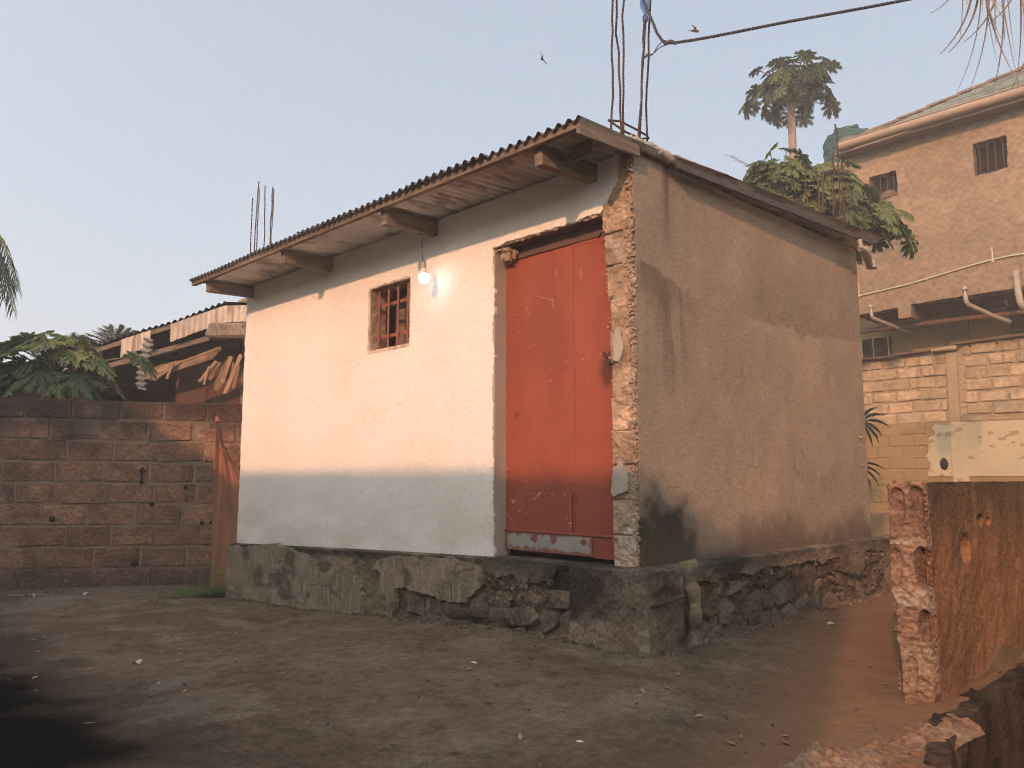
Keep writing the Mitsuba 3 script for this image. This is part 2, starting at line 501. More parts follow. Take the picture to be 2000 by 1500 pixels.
def c_door(p, n, uv):
    f = fbm(p.x * 4, 0., p.z * 1.6, 4)
    c = mix((.325, .086, .052), (.265, .068, .043), smoothstep(.3, .75, f))
    c = mix(c, (.26, .055, .035), .5 * smoothstep(.50, .2, p.x * -1 - .05 + .1 * noise(p.z * 3, 0., 0.)))
    d = dr.sqrt(dr.square((p.x + .29) / .08) + dr.square((p.z - 1.63) / .14)) + .5 * (fbm(p.x * 14, 2., p.z * 14, 3) - .5)
    c = mix(c, (.07, .03, .025), .8 * smoothstep(1.15, .3, d))
    d = dr.sqrt(dr.square((p.x + 1.10) / .025) + dr.square((p.z - 1.39) / .033))
    c = mix(c, (.17, .05, .035), .7 * smoothstep(1.2, .6, d))
    lowp = smoothstep(.95, .80, p.z) * smoothstep(-.56, -.60, p.x) + smoothstep(.61, .595, p.z) * .6
    chip = smoothstep(.74, .80, fbm(p.x * 60, 1., p.z * 60, 2)) * smoothstep(.45, .72, fbm(p.x * 5 + 4, 0., p.z * 7, 3)) * dr.clip(.06 + lowp, 0, 1)
    chip = chip + smoothstep(.92, .94, noise(p.x * 60, 5., p.z * 60)) * smoothstep(.5, .7, noise(p.x * 4, 0., p.z * 3)) * .5
    scr = smoothstep(.006, .002, dr.abs((p.z - 2.165) + .35 * (p.x + .80))) * smoothstep(.075, .06, dr.abs(p.x + .83))
    scr = scr + smoothstep(.9, .5, dr.sqrt(dr.square((p.x + .755) / .014) + dr.square((p.z - 2.13) / .05)) + .6 * (noise(p.x * 60, 0., p.z * 60) - .5))
    scr = scr + smoothstep(.9, .5, dr.sqrt(dr.square((p.x + .72) / .012) + dr.square((p.z - 2.33) / .05)) + .7 * (noise(p.x * 60, 0., p.z * 60) - .5))
    scr = scr + smoothstep(.9, .5, dr.sqrt(dr.square((p.x + .50) / .012) + dr.square((p.z - 2.28) / .06)) + .7 * (noise(p.x * 60, 3., p.z * 60) - .5))
    c = mix(c, (.46, .28, .22), .38 * dr.clip(scr, 0, 1))
    soil = smoothstep(.55, .75, fbm(p.x * 9, 2., p.z * 6, 4))
    c = mix(c, (.24, .06, .042), .22 * soil)
    return mix(c, (.62, .54, .47), .85 * dr.clip(chip, 0, 1))


DOOR = glossy('red_paint', c_door, .55, .35, bumpf=lambda p, n, uv: fbm(p.x * 3, 0., p.z * 2, 3) * .012 + noise(p.x * 80, 0., p.z * 80) * .0006)


def c_sill(p, n, uv):
    c = mix((.34, .33, .30), (.27, .265, .245), fbm(p.x * 12, 0., p.z * 12, 3))
    e = dr.minimum(dr.minimum(p.x + 1.19, -.43 - p.x), dr.minimum(p.z - .475, .592 - p.z))
    r = smoothstep(.028, .004, e + .030 * (fbm(p.x * 26, 1., p.z * 26, 4) - .5) * 2)
    spot = smoothstep(.66, .71, fbm(p.x * 12 + 7, 1., p.z * 9, 4))
    return mix(c, (.21, .062, .038), .9 * dr.clip(r + spot, 0, 1))


SILL = glossy('bare_metal', c_sill, .5, .4, bumpf=rough_bump, scale=.3)


def c_timber(p, n, uv):
    g = fbm(p.x * 4 + p.y * 5, p.y * 4, p.z * 60, 4)
    c = mix((.265, .215, .172), (.165, .130, .104), smoothstep(.25, .75, g))
    return mix(c, (.33, .25, .185), .6 * smoothstep(.55, .8, fbm(p.x * 3, p.y * 3, p.z * 9, 3)))


TIMBER = matte('weathered_timber', c_timber, rough_bump, .6)
PLANK = matte('broken_plank', lambda p, n, uv: mix((.34, .225, .140), (.22, .145, .092), smoothstep(.25, .75, fbm(p.x * 16, p.y * 16, p.z * 5, 4))) * (.65 + .7 * uv.x), rough_bump, .5)


def c_tin(p, n, uv):
    f = fbm(p.x * 5, p.y * 1.5, p.z * 5, 4)
    c = mix((.64, .61, .56), (.46, .43, .38), smoothstep(.3, .7, f))
    rust = smoothstep(.50, .66, fbm(p.x * 9 + 3, p.y * 5, p.z * 9, 4))
    c = mix(c, (.15, .105, .08), .6 * rust)
    return mix(c, (.045, .045, .046), .85 * smoothstep(-.50, -.545, p.y + .02 * noise(p.x * 14, 0., 0.)))


TIN = glossy('roof_tin', c_tin, .55, .3, metallic=.15)


def c_tin2(p, n, uv):
    f = fbm(p.x * 5, p.y * 5, p.z * 2, 4)
    c = mix((.62, .54, .46), (.44, .37, .31), smoothstep(.3, .7, f))
    st = smoothstep(.52, .68, fbm(p.x * 16, p.y * 16, p.z * 1.5, 4))
    return mix(c, (.24, .145, .095), .65 * st)


TIN2 = glossy('old_tin', c_tin2, .6, .3)
DARKTIN = glossy('dark_tin', lambda p, n, uv: mix((.11, .095, .085), (.055, .045, .04), fbm(p.x * 6, p.y * 6, p.z * 6, 4)), .6, .3)
REBAR = glossy('rebar_rust', lambda p, n, uv: mix((.095, .058, .048), (.055, .038, .034), fbm(p.x * 40, p.y * 40, p.z * 18, 3)), .75, .2)
IRON = glossy('painted_iron', lambda p, n, uv: mix((.30, .105, .068), (.22, .08, .055), fbm(p.x * 20, p.y * 20, p.z * 9, 3)), .6, .3)
DARK = matte('dark_interior', (.030, .024, .020))
SHEDIN = matte('shed_wall', lambda p, n, uv: mix((.17, .098, .070), (.11, .065, .048), fbm(p.x * 4, p.y * 4, p.z * 4, 4)), rough_bump, 1.0)


def c_ground(p, n, uv):
    f = fbm(p.x * .8, p.y * .8, 0., 5)
    g = fbm(p.x * 3.5 + 7, p.y * 3.5, 0., 5)
    h = fbm(p.x * 18, p.y * 18, 0., 4)
    c = mix((.150, .111, .077), (.112, .083, .058), smoothstep(.3, .7, f))
    c = mix(c, (.195, .158, .124), .55 * smoothstep(.52, .75, g))
    c = mix(c, (.075, .055, .040), .5 * smoothstep(.55, .78, fbm(p.x * 2.2 + 3, p.y * 4.2, 2., 5)))
    c = c * (.72 + .56 * h) * grit(p, 60., .34)
    fl = smoothstep(.80, .86, noise(p.x * 75, p.y * 75, 4.)) * smoothstep(.45, .65, g)
    c = mix(c, (.26, .22, .175), .35 * fl)
    c = mix(c, (.22, .122, .070), .75 * smoothstep(.55, 1.15, p.x + .35 * p.y + .3 * (f - .5)))  # redder soil; sunlight on the right-hand strip is partly painted into this colour
    pale = smoothstep(.66, .78, fbm(p.x * 1.5 + 20, p.y * 1.5, 3., 5))
    c = mix(c, (.19, .165, .14), .5 * pale)
    # near-black patch at the lower left of the terrace and damp soil along the foot of the garden wall
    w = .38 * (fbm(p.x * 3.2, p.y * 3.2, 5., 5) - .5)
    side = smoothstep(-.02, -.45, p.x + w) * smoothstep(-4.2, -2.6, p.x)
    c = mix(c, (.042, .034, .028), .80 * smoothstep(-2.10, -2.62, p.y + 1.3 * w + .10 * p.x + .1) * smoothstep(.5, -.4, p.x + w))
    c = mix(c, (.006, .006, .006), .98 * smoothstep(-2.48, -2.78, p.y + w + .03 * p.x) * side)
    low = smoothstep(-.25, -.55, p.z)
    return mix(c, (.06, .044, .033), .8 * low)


def b_ground(p, n, uv):
    return fbm(p.x * 9, p.y * 9, 0., 4) * .018 + fbm(p.x * 34, p.y * 34, 1., 4) * .014


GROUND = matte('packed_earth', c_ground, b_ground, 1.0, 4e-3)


def c_fg(p, n, uv):
    f = fbm(p.x * 5, p.y * 5, p.z * 3.2, 5)
    c = mix((.330, .172, .088), (.225, .118, .062), smoothstep(.3, .7, f))
    st = smoothstep(.50, .74, fbm(p.x * 9, p.y * 11 + 2 * f, p.z * 1.6, 4))
    c = mix(c, (.13, .078, .05), .42 * st)
    topd = smoothstep(.55, .95, p.z + .35 * (fbm(p.x * 5, p.y * 7, p.z * 1.2, 4) - .5) * 2)
    c = mix(c, (.10, .074, .055), .80 * topd)
    pale = smoothstep(.60, .74, fbm(p.x * 8 + 5, p.y * 12, p.z * 1.8, 4)) * smoothstep(.7, .3, p.z)
    return mix(c, (.37, .215, .12), .4 * pale) * grit(p, 70., .5)


FGSIDE = matte('mud_streaked_render', c_fg, lambda p, n, uv: fbm(p.x * 14, p.y * 14, p.z * 11, 5) * .014 + noise(p.x * 90, p.y * 90, p.z * 90) * .003, 1.0, 3e-3)


def c_fgb(p, n, uv):
    f = fbm(p.x * 11, p.y * 11, p.z * 11, 4)
    c = mix((.285, .185, .132), (.18, .112, .08), smoothstep(.28, .72, f))
    c = mix(c, (.31, .262, .205), .8 * smoothstep(.35, .65, uv.x) * smoothstep(.4, .6, fbm(p.x * 7, p.y * 7, p.z * 7, 3)))
    low = smoothstep(.35, .0, p.z)
    return mix(c, (.20, .112, .065), .6 * low) * grit(p, 75., .7)


FGEND = matte('broken_pink_block', c_fgb, lambda p, n, uv: fbm(p.x * 28, p.y * 28, p.z * 28, 5) * .022 + noise(p.x * 140, p.y * 140, p.z * 140) * .003, 1.0)


def c_retain(p, n, uv):
    f = fbm(p.x * 9, p.y * 9, p.z * 1.4, 4)
    c = mix((.075, .050, .035), (.036, .027, .021), smoothstep(.3, .7, f))
    return mix(c, (.20, .15, .105), .8 * smoothstep(.58, .70, fbm(p.x * 3.3, p.y * 3.3, p.z * 3.3, 4)) * smoothstep(-.35, .0, p.z)) * grit(p, 60., .7)


RETAIN = matte('retaining_face', c_retain, coarse_bump, 1.6)
SPILL = matte('cement_spill', lambda p, n, uv: mix((.21, .135, .078), (.12, .078, .047), fbm(p.x * 9, p.y * 9, p.z * 9, 4)), coarse_bump, 1.0)


def leafmat(name, a, b, trans=.5):
    return mat(name, {'type': 'principledthin', 'base_color': proc(lambda p, n, uv: mix(a, b, fbm(p.x * 5, p.y * 5, p.z * 5, 3))), 'roughness': .55, 'diff_trans': trans, 'spec_trans': 0.0, 'eta': 1.33}, two=False)


LEAF = [leafmat('leaf_mid', (.130, .175, .085), (.092, .128, .064)), leafmat('leaf_light', (.200, .245, .115), (.145, .185, .086)), leafmat('leaf_dark', (.070, .096, .055), (.050, .072, .044))]
WEED = leafmat('weed_green', (.15, .25, .06), (.08, .15, .035))
PALM = leafmat('palm_green', (.20, .23, .12), (.14, .165, .085))
PALMDK = leafmat('palm_dark', (.03, .04, .035), (.02, .03, .025), .3)
DRY = matte('dry_frond', lambda p, n, uv: mix((.34, .26, .205), (.21, .155, .125), fbm(p.x * 9, p.y * 9, p.z * 3, 3)))
STALK = matte('leaf_stalk', lambda p, n, uv: mix((.20, .22, .085), (.14, .15, .06), noise(p.x * 9, p.y * 9, p.z * 9)))
BARK = matte('papaya_bark', lambda p, n, uv: mix((.41, .30, .235), (.25, .185, .15), fbm(p.x * 18, p.y * 18, p.z * 9, 4)), coarse_bump, 1.5)
TANK = glossy('tank_plastic', lambda p, n, uv: mix((.022, .078, .070), (.017, .058, .054), fbm(p.x * 3, p.y * 3, p.z * 5, 3)), .5, .4)
PVC = glossy('pvc', lambda p, n, uv: mix((.42, .385, .315), (.29, .25, .20), fbm(p.x * 9, p.y * 9, p.z * 5, 3)), .45, .4)
BROWNPIPE = glossy('brown_pipe', (.13, .075, .05), .5, .4)
CONDUIT = glossy('conduit', lambda p, n, uv: mix((.50, .50, .33), (.40, .39, .25), noise(p.x * 9, p.y * 9, p.z * 9)), .5, .4)
GUTTER = glossy('gutter', lambda p, n, uv: mix((.40, .31, .225), (.29, .22, .16), fbm(p.x * 3, p.y * 8, p.z * 12, 4)), .5, .35)
SOFFIT = matte('soffit_board', lambda p, n, uv: mix((.28, .22, .175), (.20, .155, .125), fbm(p.x * 3, p.y * 6, p.z * 6, 3)))
TILE = glossy('stone_coated_tile', lambda p, n, uv: mix((.150, .170, .150), (.105, .122, .108), fbm(p.x * 4, p.y * 4, p.z * 4, 4)) * (.8 + .4 * uv.x), .7, .3)
HIP = glossy('ridge_tile', lambda p, n, uv: mix((.255, .185, .14), (.17, .125, .10), fbm(p.x * 6, p.y * 6, p.z * 6, 3)), .7, .3)
CLOTH = matte('tarp', lambda p, n, uv: mix((.40, .195, .125), (.29, .135, .09), fbm(p.x * 8, p.y * 8, p.z * 3, 4)))
CABLE = glossy('cable', (.05, .055, .07), .5, .3)
WIRE = glossy('tie_wire', (.10, .10, .11), .5, .3, metallic=.3)
BIRD = matte('bird', (.045, .05, .06))
ALU = glossy('aluminium', (.35, .34, .33), .45, .5, metallic=.4)
WPLAST = glossy('white_plastic', (.75, .73, .70), .35, .5)
LITTER = matte('litter_white', (.62, .60, .57))
BOTTLE = mat('blue_bottle', {'type': 'principledthin', 'base_color': rgb(.38, .60, .85), 'roughness': .15, 'spec_trans': .55, 'diff_trans': .9, 'eta': 1.4}, two=False)
BOTCAP = glossy('bottle_cap', (.05, .09, .20), .4, .4)
ASH = matte('char', (.005, .005, .005), coarse_bump, 2.0)
FRAMEW = matte('window_lime', lambda p, n, uv: mix((.66, .58, .48), (.45, .36, .27), smoothstep(.45, .7, fbm(p.x * 22, p.y * 22, p.z * 22, 3))), rough_bump, .6)
JAMB = matte('jamb_cement', lambda p, n, uv: mix((.47, .42, .365), (.37, .325, .28), fbm(p.x * 4, p.y * 9, p.z * 3, 4)), rough_bump, .5)
LINTEL = matte('lintel_soffit', lambda p, n, uv: mix((.19, .115, .085), (.12, .075, .058), fbm(p.x * 7, p.y * 7, p.z * 7, 4)), coarse_bump, 1.2)

# ---------------------------------------------------------------- the ground

EDGE = np.array([[1.60, 9.0], [1.61, -.20], [1.76, -.72], [1.82, -1.4], [1.40, -2.4], [.60, -2.95], [-.3, -3.0], [-1.6, -3.25], [-4.0, -3.4], [-30, -3.6]])


def edge_dist(x, y):
    """signed distance to the edge of the terrace, positive on the yard"""
    best = np.full(x.shape, 1e9)
    sign = np.ones(x.shape)
    for a, b in zip(EDGE[:-1], EDGE[1:]):
        d = b - a
        L2 = (d ** 2).sum()
        t = np.clip(((x - a[0]) * d[0] + (y - a[1]) * d[1]) / L2, 0, 1)
        dist = np.hypot(x - a[0] - t * d[0], y - a[1] - t * d[1])
        s = d[0] * (y - a[1]) - d[1] * (x - a[0])           # left of the walking direction < 0 here
        new = dist < best
        sign = np.where(new, np.where(s < 0, 1, -1), sign)
        best = np.minimum(best, dist)
    return best * sign


def ground_base(x, y):
    return np.interp(x, [-8, -6.2, -4.9, -2.73, -1.26, -.4, .1], [-.27, -.27, -.24, -.135, -.04, -.008, 0])


def ground_z(x, y, fine=True):
    x, y = np.asarray(x, float), np.asarray(y, float)
    near = np.exp(-((np.hypot(x, y) / 14) ** 4))
    z = ground_base(x, y)
    q = np.stack([x, y, 0 * x], -1)
    if fine:
        z = z + near * (.05 * (nfbm(q, 1.1, 3, 3) - .5) + .030 * (nfbm(q, 5, 4, 9) - .5))
    s = edge_dist(x, y) + .07 * (nfbm(q, 3.0, 4, 21) - .5)
    t = np.clip((s + .05) / .07, 0, 1)
    t = t * t * (3 - 2 * t)
    low = -.72 + .05 * (nfbm(q, 2, 3, 33) - .5)
    far = np.clip((y - 5) / 3, 0, 1)
    low = low * (1 - far)
    return low + (z - low) * t


def axis(lo, a, b, hi, fine, n):
    g = np.geomspace(1, 1 + abs(hi - b), n) - 1
    g2 = np.geomspace(1, 1 + abs(a - lo), n) - 1
    return np.r_[a - g2[:0:-1], np.arange(a, b, fine), b + g]


gx, gy = axis(-80, -8.5, 4.0, 80, .035, 24), axis(-80, -4.6, 4.2, 80, .035, 24)
GX, GY = np.meshgrid(gx, gy, indexing='ij')
gz = ground_z(GX, GY)
gi, gj = np.meshgrid(np.arange(len(gx) - 1), np.arange(len(gy) - 1), indexing='ij')
ga = (gi * len(gy) + gj).ravel()
gf = np.stack([ga, ga + len(gy), ga + len(gy) + 1, ga + 1], 1)
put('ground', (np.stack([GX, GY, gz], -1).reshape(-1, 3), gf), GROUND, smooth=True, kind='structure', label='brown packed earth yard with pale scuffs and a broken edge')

# ---------------------------------------------------------------- the small house
H = thing('house', 'small one-room house with a white front wall, bare cement side wall and red door', 'house')


def roof_z(x, y):
    return 2.955 + .045 * y - .0095 * x


def plinth_top(x):
    return float(np.interp(x, [-5.1, -2.75, -.97, .1], [.285, .371, .426, .437]))


DX0, DX1, DZ1 = -1.215, -.150, 2.590
WX0, WX1, WZ0, WZ1 = -2.768, -2.185, 2.008, 2.566
# front: concrete core behind, plaster coat proud of it with uneven edges
hole_d = sbox(DX0, .2, DX1, DZ1)
hole_w = sbox(WX0 + .012, WZ0 + .012, WX1 - .012, WZ1 - .012)
core = Polygon([(-5.05, .1), (-.02, .1), (-.02, 2.935), (-5.05, 2.98)]).difference(unary_union([hole_d, hole_w]))
put('wall_core', front_slab(core, .026, .17), RAW, H, uv=(.5, .5))
left_edge = [(-5.07, .30), (-5.07, 2.83)]
outline = rag([(-5.07, .24), (-1.9, .375), (DX0, .405), (DX0, DZ1 + .0), (-.238, DZ1 + .012), (-.165, 2.70), (-.10, 2.80), (-.085, 2.935), (-5.07, 2.98)], .014, .014, 22, 3, keep=(7,))
holep = rag([(WX0, WZ0), (WX1, WZ0), (WX1, WZ1), (WX0, WZ1)], .007, .012, 30, 11)
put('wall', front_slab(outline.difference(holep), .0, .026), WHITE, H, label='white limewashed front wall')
# jambs and lintel soffit of the door opening
put('door_jamb', cbox([DX0 - .012, .003, .42], [DX0 + .010, .135, 2.575], .004, .001), JAMB, H)
put('lintel', grid(lambda u, v: np.stack([DX0 - .01 + u * (DX1 - DX0 + .03), .004 + v * .15, DZ1 - .004 - .010 * nfbm(np.stack([u * 14, v * 3, 0 * u], -1), 2, 3, 5)], -1), 60, 10), LINTEL, H, smooth=True)
pts = [(DX0 + .01 + .13 * rng.random(), .03 + .09 * rng.random(), 2.49 + .09 * rng.random()) for _ in range(22)]
put('plaster_rubble', lumps(pts, .032, 5), LUMP, H, kind='stuff')
# ragged crumbs along the edges of the plaster round the door and the corner
pts = [(x, .006, DZ1 + .006 * rng.normal()) for x in np.arange(DX0 - .02, -.24, .017)]
pts += [(DX0 + .004 * rng.normal() - .004, .004, z) for z in np.concatenate([np.arange(2.30, 2.59, .012), rng.uniform(.44, 2.3, 30)])]
put('plaster_crumb', lumps(pts, .0085, 6), FRAMEW, H, kind='stuff')

# bare block column between door and corner
z = .425
r = np.random.default_rng(5)
k = 0
while z < 2.86:
    h = min(.196, 2.93 - z)
    xl = float(np.interp(z, [.45, 1.7, 2.3, 2.5], [-.172, -.186, -.212, -.236])) + r.normal(0, .006)
    put('column_block', cbox([xl, .010 + r.normal(0, .006), z], [-.012, .15, z + h], .006, .0025, r), RAW, H, uv=(r.random(), r.random()))
    z += h + .007
    k += 1
put('column_mortar', cbox([-.168, .017, .43], [-.02, .16, 2.93], .01), LUMP, H)
pts = []
for z in np.arange(.45, 2.93, .0105):
    for _ in range(3):
        w = .012 + .02 * meshkit.noise(np.array([z * 3, 0, 0]), 4)
        pts.append((-.004 - abs(rng.normal(0, w)), .004 + abs(rng.normal(0, .010)), z + rng.normal(0, .008)))
for z in np.arange(.5, 2.86, .028):
    pts.append((float(np.interp(z, [.45, 1.7, 2.3, 2.6], [-.168, -.182, -.208, -.236])) + rng.normal(0, .008), .018 + .01 * rng.random(), z))
put('plaster_crumb', lumps(pts, .013, 8), LUMP, H, kind='stuff')
pp = rag([(-.150, 1.66), (-.10, 1.63), (-.070, 1.72), (-.085, 1.82), (-.125, 1.86), (-.155, 1.78)], .01, .012, 20, 4)
put('mortar_daub', front_slab(pp, -.012, .02), JAMB, H)
pp = rag([(-.170, .86), (-.07, .88), (-.055, .99), (-.11, 1.05), (-.165, 1.0)], .014, .012, 20, 9)
put('mortar_daub', front_slab(pp, -.014, .02), JAMB, H)

# side wall
side = rag([(.02, .40), (3.30, .42), (3.30, 3.02), (1.5, 2.97), (.03, 2.935)], .012, .014, 20, 6, keep=(1, 2, 3))
put('side_wall', side_slab(side, -.026, .0), SIDE, H, label='brown cement rendered side wall with black mould')
put('wall_core', cbox([-.17, .16, .1], [-.028, 3.40, 2.95], .005), RAW, H, uv=(.5, .5))
put('corner_pilaster', cbox([-.16, 3.292, .42], [-.008, 3.45, 3.05], .008, .003), SIDE, H)
pts = [(.004, 3.286 + .008 * rng.normal(), z) for z in rng.uniform(.6, 2.95, 70)]
put('plaster_crumb', lumps(pts, .011, 18), LUMP, H, kind='stuff')
put('back_wall', front_slab(Polygon([(-5.05, .1), (-.17, .1), (-.17, 3.075), (-5.05, 3.12)]), 3.30, 3.44), RAW, H, uv=(.5, .5))
put('left_wall', side_slab(Polygon([(.171, -.2), (3.30, -.2), (3.30, 3.11), (.171, 2.975)]), -5.06, -4.92), RAW, H, uv=(.4, .4))
pts = [(-5.066 + .006 * rng.normal(), .012 + .006 * rng.normal(), z) for z in np.r_[rng.uniform(.3, 2.8, 60), rng.uniform(2.2, 2.6, 40)]]
put('plaster_crumb', lumps(pts, .010, 28), FRAMEW, H, kind='stuff')
put('floor', cbox([-4.92, .17, .2], [-.17, 3.30, .40], .005), CEM, H)
put('added_veil_board', cbox([-2.80, .30, 1.95], [-2.10, .325, 2.62], .004), TIMBER, H)  # added board; its brown stands in for the pale veil behind the bars
put('partition', cbox([-3.2, 1.9, .40], [-1.2, 1.96, 2.6], .005), DARK, H)

# window
W = put('window', cat_mesh([cbox([WX0 - .006, -.004, WZ0 - .016], [WX1 + .006, .03, WZ0 + .012], .004, .0015), cbox([WX0 - .006, .0, WZ1 - .012], [WX1 + .006, .03, WZ1 + .006], .004, .0015),
                                  cbox([WX0 - .006, .0, WZ0 + .012], [WX0 + .014, .03, WZ1 - .012], .004, .0015), cbox([WX1 - .014, .0, WZ0 + .012], [WX1 + .006, .03, WZ1 - .012], .004, .0015)]), FRAMEW, H)
for i in range(4):
    x = WX0 + .075 + i * .1345
    put('bar', beam([x, .055, WZ0 + .012], [x + .004 * (i % 2), .055, WZ1 - .012], .026, .010, up=(0, 1, 0), ch=.002), IRON, W)
for zz in (2.136, 2.408):
    put('crossbar', beam([WX0 + .012, .075, zz], [WX1 - .012, .075, zz + .004], .010, .030, ch=.002), IRON, W)
pts = [(WX0 + rng.choice([0, .583]) + .004 * rng.normal(), .0, WZ0 + .55 * rng.random()) for _ in range(40)] + [(WX0 + .58 * rng.random(), .0, WZ1 + .004 * rng.normal()) for _ in range(14)]
put('plaster_crumb', lumps(pts, .006, 31), LUMP, H, kind='stuff')

# door
D = 'door'
leafz0, leafz1 = .452, 2.50


def leafpanel(x0, x1, z0, z1, y, th=.012):
    return front_slab(sbox(x0, z0, x1, z1).buffer(-.004, join_style=1).buffer(.004), y, y + th)


DK = put(D, leafpanel(-1.212, -.570, .60, leafz1, .118), DOOR, H, label='red painted steel door leaf')
DK2 = put('door', leafpanel(-.563, -.15, .60, 2.470, .112), DOOR, H, label='narrow second leaf of the red door')
put('door_rail', leafpanel(-.566, -.15, 2.474, leafz1, .116), DOOR, H)
put('door_frame', cbox([-1.222, .105, .44], [-1.208, .135, 2.52], .002), IRON, H)
arch = [(-1.172, .602), (-.592, .602), (-.592, .868)] + [(-.592 - .58 * t, .868 + .018 * math.sin(math.pi * t)) for t in np.linspace(.1, .9, 9)] + [(-1.172, .862)]
put('panel', front_slab(Polygon(arch), .108, .117), DOOR, DK, label='inset lower panel with chipped paint')
put('kick_plate', leafpanel(-1.20, -.428, .470, .594, .106), SILL, DK, label='bare grey metal kick plate with rusty edges')
put('kick_plate', leafpanel(-.424, -.15, .462, .594, .112), DOOR, DK2)
put('door_rail', cbox([-1.21, .100, .592], [-.15, .118, .606], .003), DOOR, H)
put('latch', cat_mesh([beam([-.300, .085, 1.735], [-.235, .065, 1.650], .020, .014), beam([-.240, .07, 1.655], [-.215, .10, 1.70], .010, .010), cbox([-.26, .085, 1.705], [-.22, .112, 1.735], .003), tube([[-.235, .10, 1.745], [-.22, .07, 1.765], [-.205, .085, 1.775], [-.19, .10, 1.755]], .005, 6)]), REBAR, DK2, label='dark bent latch on the door edge')
put('door_header', cbox([DX0 + .005, .108, 2.497], [DX1 - .005, .165, 2.60], .004, .002), LINTEL, H)
put('nail', tube([[-.30, .06, 2.472], [-.235, .0, 2.476], [-.20, -.01, 2.466]], [.009, .007, .005], 6), REBAR, H)
put('door_threshold', grid(lambda u, v: np.stack([-1.25 + 1.04 * u, -.058 + .30 * v, .418 + .010 * nfbm(np.stack([u * 9, v * 3, 0 * u], -1), 2, 3, 5) + .01 * u], -1), 40, 8), CEM, H, smooth=True)

# roof
RS = np.linspace(-5.16, .04, 8)
WAVE = .0775


def sheet(x0, x1, y0, y1, lift=0.0, right=None):
    n = max(3, int(round((x1 - x0) / WAVE * 8)) + 1)
    ys = np.linspace(y0, y1, 6)

    def fn(u, v):
        y = y0 + (y1 - y0) * v
        x = x0 + (x1 - x0) * u
        if right:
            x = x0 + (x1 + (right - x1) * np.clip((y - y0) / (y1 - y0), 0, 1) - x0) * u
        w = .0175 * np.cos((x0 + (x1 - x0) * u) * 2 * np.pi / WAVE)
        return np.stack([x, y, roof_z(x, y) + w + lift + .004 * np.sin(x * 3 + y)], -1)
    v, f = grid(fn, n, 6)
    return v, f


for i in range(7):
    put('roof_sheet', sheet(RS[i] - .03, RS[i + 1] + .03, -.585 + .012 * rng.normal(), 3.55, .0025 * (i % 2)), TIN, H, smooth=True)
put('roof_sheet', sheet(-.10, .085, .36, 3.55, .006, right=.215), TIN, H, smooth=True)
XE = [-4.95, -3.39, -1.88, -.285]
for i, x in enumerate(XE):
    top = 2.923 - .0095 * x
    tilt = [.012, .0, -.004, -.03][i]
    put('rafter', beam([x + tilt, -.487, top - .066 - .014], [x, .20, top - .060 + .012], .066, .118, ch=.005, jit=.002), TIMBER, H)
put('eave_timber', beam([-5.20, -.522, 2.912 + .050], [.035, -.522, 2.912 + .0], .050, .052, ch=.005, jit=.002), TIMBER, H)
put('verge_board', beam([.042, -.545, 2.893], [.048, .02, 2.925], .022, .085, ch=.004, jit=.002), TIMBER, H)
put('wall_plate', cbox([-.24, .03, 2.80], [-.03, .05, 2.945], .004), TIMBER, H)
put('soffit_plank', cbox([-.25, -.30, 2.84], [-.06, -.28, 2.94], .004, .002), TIMBER, H)
put('verge_timber', beam([.070, .40, 2.930], [.170, 3.35, 3.052], .030, .045, ch=.005, jit=.002), DARKTIN, H)
vb = spline([[.02, -.06, 2.985], [.03, .10, 2.985], [.045, .25, 2.98], [.06, .38, 2.972]], 20)
put('verge_mortar', tube(vb + .006 * rng.normal(size=vb.shape), [.012] + [.03] * 18 + [.012], 8), JAMB, H, smooth=True)
put('verge_flashing', beam([.055, .34, 2.985], [.10, .95, 3.012], .055, .006, ch=.001), TIN2, H)

# plinth: rough mass with rendered patches and rubble
PX0, PX1, PY = -5.09, .075, -.065


def plinth_front(u, v):
    x = PX0 + (PX1 - .0 - PX0) * u
    z0 = ground_base(x, 0) - .10
    zt = np.interp(x, [-5.1, -2.75, -.97, .1], [.285, .371, .426, .437])
    z = z0 + (zt - z0) * np.clip(v / .88, 0, 1)
    q = np.stack([x, 0 * x, z], -1)
    y = PY + .035 * (nfbm(q, 3.5, 4, 2) - .5) + .03 * (nfbm(q, 13, 3, 4) - .5) + .03
    lip = np.clip((v - .80) / .08, 0, 1)
    y = y * (1 - lip) + (PY + .005 * nfbm(q, 20, 2, 4)) * lip
    back = np.clip((v - .88) / .12, 0, 1)
    y = y + back * (.11)
    z = z + .010 * back
    return np.stack([x, y, z], -1)


PK = put('plinth', grid(plinth_front, 420, 56), CEM, H, smooth=True, label='rough stained plinth of cement and rubble stone')


def plinth_side(u, v):
    y = -.06 + 3.78 * u
    z0 = -.10 + 0 * y
    zt = .437 + 0 * y
    z = z0 + (zt - z0) * np.clip(v / .86, 0, 1)
    q = np.stack([0 * y + 5, y, z], -1)
    x = .045 + .05 * (nfbm(q, 3.5, 4, 2) - .5) + .035 * (nfbm(q, 13, 3, 4) - .5)
    lip = np.clip((v - .76) / .10, 0, 1)
    x = x * (1 - lip) + (.085 + .01 * nfbm(q, 12, 3, 4)) * lip
    x = x + .06 * np.clip((y - 3.35) / .15, 0, 1)
    back = np.clip((v - .86) / .14, 0, 1)
    return np.stack([x - back * .12, y, z + .008 * back], -1)


put('plinth', grid(plinth_side, 320, 50), CEM, H, smooth=True)
